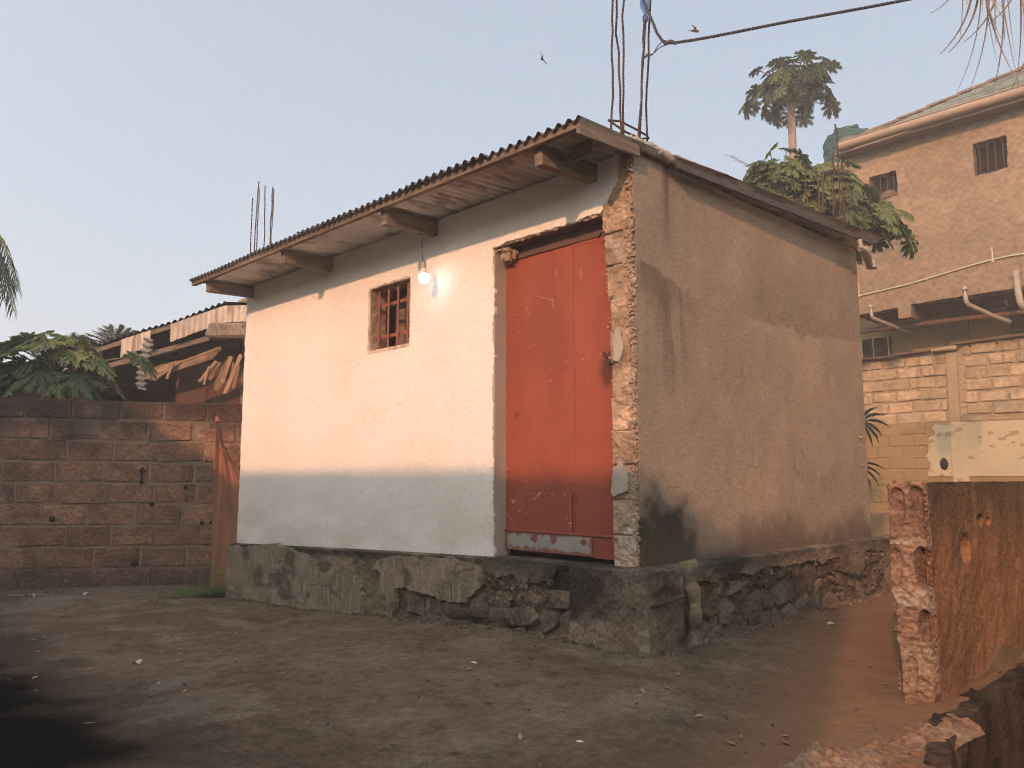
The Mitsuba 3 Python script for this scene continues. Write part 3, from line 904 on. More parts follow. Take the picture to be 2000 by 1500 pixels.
# end of the plinth at the left corner and at the back
put('plinth', cbox([-5.095, -.06, -.4], [-5.0, 3.4, .287], .02, .006), CEM, H)
pt = lambda x: plinth_top(x)
gb = lambda x: float(ground_base(np.array(x), 0)) - .03
pa = rag([(-5.10, gb(-5.1)), (-3.9, gb(-3.9)), (-2.66, gb(-2.66)), (-2.69, .10), (-2.80, .22), (-3.05, .25), (-3.35, .235), (-3.62, .30), (-4.1, .325), (-5.08, .278)], .030, .012, 12, 2, keep=(0, 1))
put('plinth_render', front_slab(pa, PY - .014, PY + .03), PATCH, H, label='large cement render patch on the plinth left')
pb = rag([(-2.42, .34), (-2.50, .27), (-2.36, .20), (-2.33, .14), (-1.95, .125), (-1.62, .105), (-1.40, .125), (-1.28, .20), (-1.22, .275), (-1.30, .365), (-1.6, .378), (-2.1, .365)], .028, .012, 12, 5)
put('plinth_render', front_slab(pb, PY - .020, PY + .02), PATCH, H, label='pale render patch below the door on the plinth')
pc = rag([(-2.40, .22), (-2.43, .10), (-2.40, -.04), (-2.36, -.10), (-2.26, -.09), (-2.20, .0), (-2.22, .15)], .022, .012, 14, 7)
put('plinth_render', front_slab(pc, PY - .016, PY + .02), PATCH, H)
pd = rag([(-1.22, .405), (-1.20, .34), (-1.10, .30), (-.98, .33), (-.85, .29), (-.70, .32), (-.58, .35), (-.55, .42)], .020, .012, 14, 9, keep=(7,))
put('plinth_render', front_slab(pd, PY - .018, PY + .02), CEM, H)
ps = rag([(.42, .432), (.42, .34), (.62, .31), (.85, .36), (1.1, .315), (1.3, .36), (1.6, .345), (1.9, .36), (2.2, .33), (2.5, .35), (2.55, .22), (2.75, .17), (2.95, .21), (3.0, .36), (3.5, .33), (3.62, .1), (3.68, .0), (3.7, .432)], .024, .012, 12, 13, keep=(17,))
put('plinth_render', side_slab(ps, .05, .105), CEM, H)
# corner pillar of the plinth


def pillar(u, v):
    t = np.clip(u, 0, 1)
    a = np.array([[-.47, .0], [-.45, -.085], [.05, -.092], [.105, -.06], [.115, .28], [.05, .30]])
    s = np.r_[0, np.cumsum(np.linalg.norm(np.diff(a, axis=0), axis=1))]
    s /= s[-1]
    x, y = np.interp(t, s, a[:, 0]), np.interp(t, s, a[:, 1])
    z = -.09 + .525 * np.clip(v / .86, 0, 1)
    q = np.stack([x * 1.0, y * 1.0, z], -1)
    n = .024 * (nfbm(q, 5, 4, 12) - .5) + .010 * (nfbm(q, 22, 3, 4) - .5)
    cx, cy = -.1, .12
    back = np.clip((v - .86) / .14, 0, 1)
    k = 1 - .45 * back
    fl = 1 + .06 * np.clip((.12 - z) / .2, 0, 1)
    x, y = cx + (x - cx) * k * fl + n, cy + (y - cy) * k * fl - n
    return np.stack([x, y, z + .012 * back + .02 * (nfbm(q, 4, 3, 2) - .5) * np.clip(v / .5 - .6, 0, 1)], -1)


put('plinth_pillar', grid(pillar, 150, 60), CEM, H, smooth=True, label='stained concrete corner pillar of the plinth')
pz = np.linspace(-.08, .47, 40)
pq = np.stack([pz * 0, pz * 0 + 2, pz], -1)
pp3 = np.stack([.115 + .012 * np.sin(pz * 9) + .03 * (nfbm(pq, 9, 3, 1) - .5), .36 + .02 * np.sin(pz * 7 + 1) - .05 * np.clip(.1 - pz, 0, 1) * 3 * 0, pz], -1)
pr3 = .040 + .05 * np.clip((.06 - pz) / .14, 0, 1) + .018 * np.clip((pz - .3) / .15, 0, 1) + .035 * (nfbm(pq, 14, 4, 3) - .5)
pm = tube(pp3, np.clip(pr3, .015, .1), 14)
pv = pm[0] + np.stack([.020 * (nfbm(pm[0], 22, 3, 4) - .5), .024 * (nfbm(pm[0], 22, 3, 5) - .5), 0 * pm[0][:, 0]], -1)
put('plinth_post', (pv, pm[1]), PATCH, H, smooth=True)
# rubble stones
r = np.random.default_rng(12)
rows = [(-.03, .14), (.11, .12), (.235, .10)]
for zc, hh in rows:
    x = -2.12 + .1 * r.random()
    while x < -.50:
        w = r.uniform(.13, .30)
        zz = zc + gb(x) * .7 + r.normal(0, .015)
        if not (zz > .10 and x < -1.25):
            put('stone', stone([x + w / 2, PY + .018, zz], [w * .58, .018 + .020 * r.random(), hh * .66], int(r.integers(1e9)), 20), STONE, PK, smooth=38)
        x += w * 1.0
for zc, hh in [(-.0, .15), (.14, .14), (.265, .10)]:
    y = .44 + .1 * r.random()
    while y < 3.5:
        w = r.uniform(.14, .34)
        put('stone', stone([.055, y + w / 2, zc + r.normal(0, .02)], [.022 + .026 * r.random(), w * .60, hh * .66], int(r.integers(1e9)), 20), STONE, PK, smooth=38)
        y += w
pts = [(x, PY - .01 + .01 * rng.normal(), .26 + .05 * rng.normal()) for x in rng.uniform(-1.2, -.6, 70)] + [(.085 + .012 * rng.normal(), y, .33 + .03 * rng.normal()) for y in rng.uniform(.5, 3.5, 120)]
pts += [(.10 + .01 * rng.normal(), y, .15 + .12 * rng.normal()) for y in rng.uniform(2.3, 3.5, 110)]
put('plinth_crumb', lumps(pts, .019, 44), STONE, H, kind='stuff')
put('pipe_stub', tube([[.02, -.105, .235], [.11, -.02, .248], [.16, .22, .285]], .011, 7), REBAR, H, label='rusty iron rod stub along the plinth corner')
put('wire', tube(spline([[.14, .24, .26], [.155, .17, .20], [.15, .06, .11], [.14, -.01, .075]], 14), .0045, 5), REBAR, H)
put('gutter_outlet', cat_mesh([tube([[.19, 3.02, 3.00], [.20, 3.02, 2.93], [.215, 3.08, 2.915]], .019, 8), tube(spline([[.19, 3.03, 2.925], [.18, 3.2, 2.90], [.14, 3.34, 2.87], [.13, 3.42, 2.865]], 10), [.026, .03, .034, .036, .036, .036, .034, .032, .03, .03], 9), cbox([.09, 3.38, 2.83], [.17, 3.46, 2.91], .01, .004)]), PVC, H, label='grey pipe outlet under the back end of the roof edge')

# hanging lamp
L = thing('hanging_lamp', 'lit white bulb hanging on a thin cord under the eave', 'lamp')
bx, by, bz = -1.813, -.156, 2.476
put('cord', tube(spline([[-1.852, -.175, 2.83], [-1.835, -.16, 2.70], [-1.842, -.155, 2.64], [-1.832, -.15, 2.585]], 20), .0035, 5), CABLE, L)
put('cord', tube(spline([[-1.832, -.15, 2.60], [-1.848, -.15, 2.57], [-1.838, -.15, 2.545]], 8), .0025, 5), CABLE, L)
put('socket', lathe([(.001, .098), (.017, .098), (.019, .085), (.021, .05), (.001, .048)], (bx - .006, by, bz), 20), PVC, L, smooth=40)
put('bulb_base', lathe([(.018, .048), (.020, .040), (.031, .018), (.036, .010), (.036, .004)], (bx, by, bz), 24), WPLAST, L, smooth=40)
bp = lathe([(.0355, .004), (.038, -.004), (.0385, -.040), (.034, -.054), (.022, -.062), (.0005, -.064)][::-1], (bx, by, bz), 28)
put('bulb', bp, WPLAST, L, smooth=40, emitter={'type': 'area', 'radiance': rgb(1.5, 1.53, 1.6)})

# starter bars
RB = thing('rebar_column', 'tall rusty rebar cage rising from the roof at the near corner', 'rebar')


def bar(p0, p1, bend=.02, r=.0085, seed=0):
    q = np.random.default_rng(seed)
    n = 14
    t = np.linspace(0, 1, n)[:, None]
    p = np.asarray(p0) * (1 - t) + np.asarray(p1) * t
    p = p + bend * np.sin(t * np.pi) * q.normal(size=3) * [1, 1, 0] + .004 * q.normal(size=(n, 3)) * [1, 1, 0]
    return tube(p, r, 7)


BARS = [((-.155, .02, 2.90), (-.14, .03, 4.05)), ((-.155, .12, 2.90), (-.175, .085, 4.6)), ((-.15, .125, 2.90), (-.15, .185, 4.6)), ((-.12, .225, 2.90), (-.09, .315, 3.99)), ((-.12, .24, 2.90), (-.12, .43, 4.5)), ((-.11, .315, 2.90), (-.12, .475, 4.5))]
for i, (a, b) in enumerate(BARS):
    put('bar', bar(a, b, .010, .0070, i), REBAR, RB)
st = [[-.165, .0, 3.185], [-.16, .115, 3.215], [-.12, .23, 3.185], [-.10, .325, 3.165], [-.10, .34, 3.155], [-.09, .24, 3.115], [-.12, .12, 3.13], [-.165, .0, 3.185]]
put('stirrup', tube(st, .007, 6), REBAR, RB)
BT = thing('blue_bottle', 'clear blue plastic bottle stuck upside down on a rebar at the top edge', 'bottle')
put('bottle_body', lathe([(.011, .0), (.012, .02), (.030, .06), (.034, .10), (.033, .15), (.035, .16), (.034, .30), (.02, .33), (.001, .33)], (-.09, .315, 3.995), 18), BOTTLE, BT, smooth=40)
put('bottle_cap', lathe([(.001, -.045), (.014, -.045), (.019, -.03), (.019, -.01), (.013, .004), (.001, .004)], (-.09, .315, 3.995), 16), BOTCAP, BT, smooth=40)
CB = thing('overhead_cable', 'dark cable running from the rebar to the upper right', 'cable')
put('cable', tube(spline([[-.09, .20, 4.35], [-.05, .24, 4.05], [.0, .29, 3.86], [.045, .33, 3.755], [.10, .385, 3.753], [.30, .58, 3.80], [.60, .87, 3.882], [.95, 1.20, 3.965], [1.3, 1.53, 4.055], [3.0, 3.0, 4.6]], 70), .0095, 6), CABLE, CB)
put('tie_wire', tube(spline([[-.115, .345, 3.745], [-.04, .345, 3.73], [.03, .345, 3.745], [.07, .36, 3.752], [.04, .34, 3.765], [-.03, .34, 3.74], [-.115, .345, 3.735]], 30), .0035, 5), WIRE, CB)
put('tie_wire', cat_mesh([tube([[-.13, .345, 3.725], [-.10, .35, 3.735], [-.10, .37, 3.75], [-.13, .365, 3.74], [-.13, .345, 3.725]], .006, 5), tube([[.045, .33, 3.74], [.07, .36, 3.765], [.10, .385, 3.745]], .012, 6)]), WIRE, CB)

RB2 = thing('rebar_column', 'group of thin rusty bars standing at the far back corner of the house roof', 'rebar')
for i, (a, b) in enumerate([((-.18, 2.90, 3.085), (-.20, 2.88, 3.66)), ((-.10, 2.92, 3.085), (-.12, 2.93, 3.72)), ((-.08, 2.98, 3.085), (-.08, 3.00, 3.70)), ((-.04, 3.04, 3.085), (-.02, 3.07, 3.86)), ((.0, 3.10, 3.085), (.0, 3.12, 4.15)), ((.0, 3.16, 3.085), (.03, 3.14, 3.8)), ((.03, 3.2, 3.085), (.03, 3.22, 3.62))]):
    put('bar', bar(a, b, .008, .0075, 20 + i), REBAR, RB2)
put('stirrup', tube([[-.16, 2.9, 3.16], [.0, 3.16, 3.21], [.05, 3.2, 3.17], [-.16, 2.9, 3.16]], .005, 5), REBAR, RB2)

# ---------------------------------------------------------------- garden wall on the left
gd = np.array([.55, .835, 0.])
gd /= np.linalg.norm(gd)
gn = np.array([gd[1], -gd[0], 0.])                        # faces the yard
G0 = np.array([-6.39, .32, 0.])
GM = np.stack([gd, -gn, np.array([0, 0, 1.])], 1)
GW = thing('garden_wall', 'pinkish brown concrete block wall, blackened along its top, left of the house', 'wall')


def gwall(m, t=0., z=0.):
    return xf(m, GM, G0 + gd * t + np.array([0, 0, z]))


CH_, BL = .2405, .500
r = np.random.default_rng(3)
for k in range(9):
    zc = -.30 + k * CH_
    t = -4.6 + (.25 if k % 2 else 0) + r.normal(0, .02)
    while t < 2.2:
        L_ = BL + r.normal(0, .02)
        zb = zc + (-.016 * 0)
        sl = .035 * np.clip((-t) / 2.4, -1, 2) * (k / 8.)
        z0, z1 = zb + sl, zb + CH_ - .024 + sl
        pro = np.clip(r.normal(0, .003), -.005, .005)
        if t + L_ > -3.6:
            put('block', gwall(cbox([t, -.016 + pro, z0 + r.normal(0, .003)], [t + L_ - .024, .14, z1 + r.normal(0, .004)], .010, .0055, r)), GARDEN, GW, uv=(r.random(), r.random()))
        t += L_
put('mortar', gwall(grid(lambda u, v: np.stack([-4.7 + 7.0 * u, -.004 + .008 * (nfbm(np.stack([u * 60, v * 20, 0 * u], -1), 1, 3, 4) - .5), -.5 + v * (2.335 + .04 * (1 - u))], -1), 260, 90)), GMORT, GW, smooth=True)
put('mortar', gwall(cbox([-4.7, .03, -.5], [2.3, .17, 1.84], .01)), GMORT, GW)
for t, z, rr in [(-.32, .842, .018), (-.677, .653, .026), (-1.73, .492, .026), (-.118, .434, .020), (-.02, .436, .013), (-.83, -.02, .03), (-.30, .70, .010)]:
    put('putlog_hole', gwall(xf(lathe([(.001, .03), (rr * .6, .012), (rr, .0), (rr * 1.2, .004)], (0, 0, 0), 12), [[1, 0, 0], [0, 0, -1], [0, 1, 0]], (t, -.020, z))), DARK, GW)
put('tar_stain', gwall(front_slab(rag([(-.83, 1.075), (-.79, 1.085), (-.775, 1.04), (-.795, 1.0), (-.79, .90), (-.805, .86), (-.825, .90), (-.815, 1.0), (-.835, 1.03)], .006, .01, 30, 3), -.026, -.018)), DARK, GW, label='black smear on the wall face')
put('mortar_daub', gwall(front_slab(rag([(-.42, .56), (-.30, .56), (-.28, .66), (-.40, .68), (-.44, .62)], .01, .012, 20, 3), -.024, -.01)), GMORT, GW)

# tarp hanging between wall and house
TP = thing('tarp', 'faded reddish tarp hanging in the gap between block wall and white house', 'tarp')


def tarp(u, v):
    # u across, v down from the tied point
    top = np.array([-6.02, .16, 1.62])
    l0, r0 = np.array([-6.17, .22, -.30]), np.array([-5.60, .62, -.30])
    s = np.clip(v, 0, 1)
    wdt = np.clip(.10 + 1.25 * s ** .75, 0, 1)
    lft = top * (1 - s)[..., None] + l0 * s[..., None]
    rgt = lft + (r0 - l0) * wdt[..., None] + np.stack([0 * s, 0 * s, .0 - .38 * u * np.exp(-((s - .15) / .2) ** 2)], -1) * 0
    p = lft * (1 - u)[..., None] + rgt * u[..., None]
    fold = .030 * np.sin(u * 17 + 1.4 * np.sin(v * 4)) + .018 * np.sin(u * 34 + v * 6)
    n = np.array([.55, -.83, 0])
    p = p + n * (fold * (.35 + .65 * (1 - s)))[..., None]
    p[..., 2] -= .40 * u * (1 - s) ** 2
    return p


put('sheet', grid(tarp, 60, 70), CLOTH, TP, smooth=True)
put('knot', lumps([(-6.02, .15, 1.60), (-6.015, .15, 1.66), (-6.03, .16, 1.56), (-6.0, .15, 1.63)], .035, 3), CLOTH, TP)
put('post', tube([[-6.20, .26, -.4], [-6.17, .25, .6], [-6.05, .2, 1.55]], .022, 8), TIMBER, TP)

# weeds and rubbish
r = np.random.default_rng(8)
wv, wf = [], []
for i in range(1700):
    t = r.random() ** .8
    x, y = -5.52 + .34 * t + .06 * r.normal(), -.54 + .56 * t + .07 * r.normal()
    hmax = .07
    if i % 2:
        x, y, hmax = -5.24 + .09 * r.normal(), -.10 + .10 * r.normal(), .30 * math.exp(-((i % 50) / 40.) ** 2)
    z = float(ground_z(np.array(x), np.array(y))) + hmax * r.random() + .008
    a, s = r.uniform(0, 2 * np.pi), r.uniform(.012, .028)
    d = np.array([math.cos(a), math.sin(a), r.uniform(-.3, .6)]) * s
    e = np.array([-math.sin(a), math.cos(a), r.uniform(-.2, .2)]) * s * .42
    c = np.array([x, y, z])
    o = len(wv)
    wv += [c, c + d * .5 + e, c + d, c + d * .5 - e]
    wf += [(o, o + 1, o + 2), (o, o + 2, o + 3)]
put('weeds', (np.array(wv), np.array(wf)), WEED, kind='stuff', label='low green weeds sprouting at the foot of the plinth corner', cat='weeds')
wv, wf = [], []
for i in range(60):
    z = .0 + .35 * (i / 60)
    c = np.array([-5.55 + .07 * r.normal(), .0 + .05 * r.normal(), -.25 + z])
    a, s = r.uniform(0, 2 * np.pi), r.uniform(.02, .04)
    d = np.array([math.cos(a), math.sin(a), r.uniform(-.3, .3)]) * s
    e = np.array([-math.sin(a), math.cos(a), 0]) * s * .4
    o = len(wv)
    wv += [c, c + d * .5 + e, c + d, c + d * .5 - e]
    wf += [(o, o + 1, o + 2), (o, o + 2, o + 3)]
WP = thing('weed_plant', 'small upright weed growing beside the tarp', 'plant')
put('leaf_cluster', (np.array(wv), np.array(wf)), WEED, WP)
put('stem', tube([[-5.55, 0, -.28], [-5.54, .0, -.1], [-5.56, .01, .1]], .004, 5), STALK, WP)


def gz1(x, y):
    return float(ground_z(np.array(float(x)), np.array(float(y))))


def litter(x, y, s, label, seed, m=LITTER, flat=.35, cat='litter', name='litter_scrap'):
    put(name, stone([x, y, gz1(x, y) + s * flat * .7], [s, s * .6, s * flat], seed, 11), m, label=label, cat=cat)


litter(-2.05, -1.98, .028, 'crumpled white scrap lying on the open earth left of centre', 1, flat=.6)
litter(-6.35, -1.02, .05, 'small white scrap near the foot of the garden wall', 2)
litter(.42, 1.55, .030, 'small white pebble-like scrap on earth beside the side plinth', 3)
litter(-6.55, -1.45, .03, 'round pale scrap in the far left corner of the yard', 4, flat=.8)
litter(.75, -1.40, .02, 'thin pale splinter near the shadow edge on the yard', 5, flat=.2)
litter(-.45, -.85, .026, 'flat pale chip on the earth below the door', 6, flat=.15)
r = np.random.default_rng(88)
pts = []
for i in range(420):
    x, y = r.uniform(-6.5, 1.5), r.uniform(-2.7, 2.5)
    if y > -.15 and x < .2:
        continue
    pts.append((x, y, gz1(x, y) + .002))
put('pebbles', lumps(pts, .0085, 9), STONE, kind='stuff', label='small stones and crumbs scattered over the earth', cat='pebbles', uv=(.6, .8))
lv, lf = [], []
for i in range(170):
    x, y = r.uniform(-6.3, 1.45), r.uniform(-2.6, 2.4)
    if y > -.12 and x < .2:
        continue
    a, sz = r.uniform(0, 2 * np.pi), r.uniform(.010, .030)
    d, e = np.array([math.cos(a), math.sin(a), r.uniform(-.1, .3)]) * sz, np.array([-math.sin(a), math.cos(a), r.uniform(-.2, .2)]) * sz * .42
    c = np.array([x, y, gz1(x, y) + .006])
    o = len(lv)
    lv += [c - d, c + e + [0, 0, .004], c + d + [0, 0, .004], c - e]
    lf += [(o, o + 1, o + 2), (o, o + 2, o + 3)]
put('leaf_litter', (np.array(lv), np.array(lf)), DRY, kind='stuff', label='scattered dry leaf scraps over the earth', cat='leaf litter')
pts = [(x, .22 * 0 + -.10 - .03 * abs(r.normal()), gz1(x, -.13) + .004) for x in r.uniform(-5.0, .1, 160)] + [(.13 + .05 * abs(r.normal()), y, gz1(.15, y) + .005) for y in r.uniform(-.1, 3.6, 160)]
put('rubble_fringe', lumps(pts, .014, 19), STONE, kind='stuff', label='crumbled stone along the foot of the plinth', cat='rubble', uv=(.5, .5))
RBH = thing('rubbish_heap', 'low scatter of rubbish and weeds at the far left corner of the yard', 'rubbish')
put('debris', lumps([(-6.95 + .30 * r.normal(), -1.45 + .25 * r.normal(), -.25 + .09 * abs(r.normal())) for _ in range(90)], .016, 77), STONE, RBH, kind='stuff', uv=(.3, .3))
wv, wf = [], []
for i in range(120):
    c = np.array([-7.05 + .22 * r.normal(), -1.38 + .2 * r.normal(), -.15 + .2 * r.random()])
    a, s = r.uniform(0, 2 * np.pi), r.uniform(.02, .045)
    d = np.array([math.cos(a), math.sin(a), r.uniform(-.3, .5)]) * s
    e = np.array([-math.sin(a), math.cos(a), 0]) * s * .4
    o = len(wv)
    wv += [c, c + d * .5 + e, c + d, c + d * .5 - e]
    wf += [(o, o + 1, o + 2), (o, o + 2, o + 3)]
put('weed_leaves', (np.array(wv), np.array(wf)), WEED, RBH)
put('twig', tube([[-6.75, -1.7, -.24], [-6.5, -1.35, -.235]], .008, 5), DRY, RBH)
cl = []
for i in range(26):
    t = r.random()
    x, y = np.interp(t, [0, .5, 1], [1.42, 1.56, 1.66]) + .05 * r.normal(), np.interp(t, [0, .5, 1], [-1.15, -.85, -.45]) + .06 * r.normal()
    sz = r.uniform(.012, .040)
    cl.append(stone([x, y, gz1(x, y) - .1 * sz], [sz, sz * .8, sz * .38], int(r.integers(1e9)), 24))
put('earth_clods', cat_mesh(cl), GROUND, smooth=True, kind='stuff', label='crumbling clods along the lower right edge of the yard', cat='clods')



def kerb(u, v):
    a = np.array([[1.40, -1.45], [1.50, -1.0], [1.60, -.55], [1.66, -.12]])
    x0, y0 = np.interp(u, [0, .35, .7, 1], a[:, 0]), np.interp(u, [0, .35, .7, 1], a[:, 1])
    w = .10 + .05 * (nfbm(np.stack([u * 9, 0 * u, 0 * u], -1), 1, 3, 4) - .5)
    x, y = x0 + (v - .5) * 2 * w * .9, y0 - (v - .5) * 2 * w * .35
    q_ = np.stack([x, y, 0 * x], -1)
    h = (1 - (2 * v - 1) ** 2)
    z = ground_base(x, y) - .035 + h * (.075 * nfbm(q_, 6, 3, 9) + .075 * np.clip(nfbm(q_, 13, 3, 14) - .42, 0, 1) * 2)
    return np.stack([x, y, z], -1)


put('broken_kerb', grid(kerb, 160, 36), FGEND, smooth=True, uv=(.7, .5), label='broken concrete edging along the lower right rim of the yard', cat='kerb')

# ---------------------------------------------------------------- foreground wall on the right
FW = thing('boundary_wall', 'broken end of a mud streaked hollow block wall in the right foreground', 'wall')
FX0, FX1 = 1.372, 1.532


def fwside(u, v):
    y = .02 + 2.6 * u
    z = -.02 + .955 * v
    q = np.stack([0 * y, y, z], -1)
    x = FX1 + .022 * (nfbm(q, 4, 4, 3) - .5) + .010 * (nfbm(q, 18, 3, 5) - .5)
    for hy, hz, hr in [(.54, .62, .055), (.80, .74, .05), (.95, .73, .03)]:
        d = np.hypot((y - hy) / 1.0, (z - hz) * (1. if hr > .052 else 2.2)) / hr
        x = x - .09 * np.clip(1.25 - d, 0, 1) ** .7
    ex = np.clip((.05 - (y - .02)) / .05, 0, 1)
    return np.stack([x - .014 * ex, y, z + .01 * (nfbm(q, 9, 3, 2) - .5) * (v > .95)], -1)


put('render_face', grid(fwside, 320, 130), FGSIDE, FW, smooth=True, label='brown mud streaked wall face')
put('render_face', cbox([FX0 + .005, .10, -.05], [FX1 - .10, 2.62, .925], .01), FGSIDE, FW)
put('wall_top', grid(lambda u, v: np.stack([FX0 + .16 * u, .06 + 2.55 * v, .930 + .016 * (nfbm(np.stack([u * 2, v * 20, 0 * u], -1), 2, 4, 3) - .5)], -1), 12, 200), FGSIDE, FW, smooth=True)
r = np.random.default_rng(4)


def hollow(z0, z1, cav, x0, x1, seed, depth=.075):
    """end face of a broken hollow block with open cells"""
    def fn(u, v):
        x = x0 + (x1 - x0) * u
        z = z0 + (z1 - z0) * v
        q = np.stack([x, 0 * x + seed, z], -1)
        y = .004 + .022 * (nfbm(q, 9, 4, seed) - .5) + .012 * (nfbm(q, 40, 3, seed) - .5)
        rim = np.minimum(np.minimum(u * (x1 - x0), (1 - u) * (x1 - x0)), np.minimum(v * (z1 - z0), (1 - v) * (z1 - z0)))
        y = y + .035 * np.clip(1 - rim / .014, 0, 1) ** 2
        for cx, cz, rx, rz, dp in cav:
            d = np.sqrt(((x - cx) / rx) ** 2 + ((z - cz) / rz) ** 4) + .25 * (nfbm(q, 14, 3, seed + 7) - .5)
            y = y + dp * np.clip((1.15 - d) / .4, 0, 1) ** .6
        return np.stack([x, y, z], -1)
    return grid(fn, 48, 60)


CAV = [(1.418, .83, .028, .080, .020), (1.500, .825, .030, .086, .035), (1.506, .562, .027, .088, .075), (1.40, .57, .018, .07, .012), (1.506, .318, .025, .066, .07), (1.44, .12, .02, .06, .012)]


def end_face(z0, z1, inset, seed):
    def fn(u, v):
        z = z0 + (z1 - z0) * v
        xl = np.interp(z, [0, .2, .26, .40, .45, .55, .66, .72, .93], [1.385, 1.385, 1.372, 1.378, 1.358, 1.362, 1.366, 1.372, 1.374])
        qa = np.stack([0 * z, 0 * z + 3, z], -1)
        xl = xl + .016 * (nfbm(qa, 16, 4, 3) - .5)
        xr = 1.535 + .014 * (nfbm(qa, 16, 4, 8) - .5)
        x = xl + (xr - xl) * u
        q = np.stack([x, 0 * x + 2, z], -1)
        y = .004 + inset + .028 * (nfbm(q, 9, 4, 4) - .5) + .020 * (nfbm(q, 34, 3, 6) - .5)
        rim = np.minimum(u, 1 - u) * (xr - xl)
        y = y + .05 * np.clip(1 - rim / .016, 0, 1) ** 2
        for cx, cz, rx, rz, dp in CAV:
            d = np.sqrt(((x - cx) / rx) ** 2 + ((z - cz) / rz) ** 4) + .30 * (nfbm(q, 14, 3, 7) - .5)
            y = y + dp * np.clip((1.12 - d) / .35, 0, 1) ** .6
        return np.stack([x, y, z + .006 * (nfbm(q, 12, 3, 5) - .5)], -1)
    return grid(fn, 60, max(10, int((z1 - z0) / .0035)))


for z0, z1, tone in [(.725, .936, .2), (.463, .664, .3), (.232, .400, .5), (-.04, .203, .8)]:
    put('hollow_block', end_face(z0, z1, .0, 3), FGEND, FW, smooth=True, uv=(tone, .4))
for z0, z1, ins in [(.660, .729, -.003), (.396, .467, -.002), (.200, .236, .006)]:
    put('mortar_joint', end_face(z0, z1, ins, 5), FGEND, FW, smooth=True, uv=(.75, .6))
put('mortar_joint', stone([1.455, -.035, -.0], [.045, .045, .028], 5, 18), SPILL, FW)
pts = [(x, .02 + .02 * r.random(), .929 + .004 * r.normal()) for x in r.uniform(1.385, 1.525, 40)] + [(r.choice([1.378, 1.531]), .024 + .008 * r.normal(), z) for z in r.uniform(.02, .92, 110)]
put('broken_edge', lumps(pts, .0085, 23), FGEND, FW, kind='stuff', uv=(.4, .4))
def spill(u, v):
    y = .55 + 1.1 * u
    zt = .07 * np.exp(-((y - .98) / .18) ** 2) + .05 * np.exp(-((y - 1.15) / .40) ** 2)
    z = -.16 + (zt + .16) * v
    q_ = np.stack([0 * y, y, z], -1)
    x = FX1 - .006 + (.13 * (1 - v) ** 1.3 + .02 * (v < .98)) * np.clip((zt + .05) / .14, 0, 1) + .05 * (nfbm(q_, 7, 4, 6) - .5) * (1 - v)
    return np.stack([x, y, z], -1)


put('cement_spill', grid(spill, 90, 40), SPILL, FW, smooth=True, label='lumps of spilled cement at the foot of the wall face')


def retain(u, v):
    a = np.array([[1.86, -1.40], [1.85, -1.05], [1.80, -.72], [1.69, -.30], [1.655, .0], [1.66, 3.2]])
    s = np.r_[0, np.cumsum(np.linalg.norm(np.diff(a, axis=0), axis=1))]
    s /= s[-1]
    x, y = np.interp(u, s, a[:, 0]), np.interp(u, s, a[:, 1])
    z = -.80 + .80 * np.clip(v / .8, 0, 1)
    q = np.stack([x, y, z], -1)
    back = np.clip((v - .8) / .2, 0, 1)
    n = .05 * (nfbm(q, 3.2, 4, 5) - .5) + .03 * (nfbm(q, 12, 3, 6) - .5)
    return np.stack([x + n - .10 * back, y + .06 * back * (y < -.3), z + .008 * back + .04 * (nfbm(q, 5, 3, 8) - .5) * np.clip(v / .8, 0, 1) - .012], -1)


put('retaining_wall', grid(retain, 260, 60), RETAIN, smooth=True, label='dark rough retaining face below the foreground wall', cat='wall')

# ---------------------------------------------------------------- block wall behind the house
BW = thing('brick_wall', 'tan hollow block wall with drips and cream paint behind the house', 'wall')
BY = 9.8
r = np.random.default_rng(14)
RH = .1865
for k in range(6):
    zc = 1.845 + k * RH
    for seg in ((-3.4, -1.10, 0), (-.86, 1.0, .02)):
        x = seg[0] + (.19 if k % 2 else 0) * (1 if seg[0] < -2 else -1) + r.normal(0, .02)
        rise = .10 if seg[0] > -2 else 0.
        while x < seg[1] - .08:
            w = min(.385 + r.normal(0, .02), seg[1] - x)
            x0 = max(x, seg[0])
            if x + w - x0 > .07:
                z0 = zc + rise + r.normal(0, .003)
                put('block', cbox([x0, BY - .016 + r.normal(0, .005), z0], [x + w - .034, BY + .1, z0 + RH - .034 + r.normal(0, .004)], .012, .005, r), TAN, BW, uv=(r.random(), r.random()))
            x += w
put('mortar', grid(lambda u, v: np.stack([-3.5 + 5.0 * u, BY + .012 + .03 * (nfbm(np.stack([u * 70, v * 34, 0 * u], -1), 1, 4, 4) - .5), 1.80 + 1.20 * v], -1), 300, 90), TMORT, BW, smooth=True)
put('wall_base', grid(lambda u, v: np.stack([-3.5 + 5.0 * u, BY - .012 + .02 * (nfbm(np.stack([u * 25, v * 12, 0 * u], -1), 1, 4, 4) - .5), -.1 + 1.95 * v], -1), 160, 80), LOWTAN, BW, smooth=True)
put('wall_base', cbox([-3.5, BY + .03, -.1], [1.5, BY + .18, 2.95], .01), TMORT, BW)
for k in range(9):
    x = -3.0 + (.19 if k % 2 else 0)
    while x < -1.50:
        put('block', cbox([x, BY - .022, .19 + k * .1845], [min(x + .375, -1.44), BY + .05, .19 + k * .1845 + .176], .006, .004, r), LOWTAN, BW)
        x += .385
put('pier', cbox([-1.12, BY - .028, 1.80], [-.97, BY + .05, 2.94], .012, .005), TMORT, BW)
put('pier', cbox([-1.13, BY - .034, .9], [-.90, BY + .05, 1.83], .008, .003), CREAM, BW)
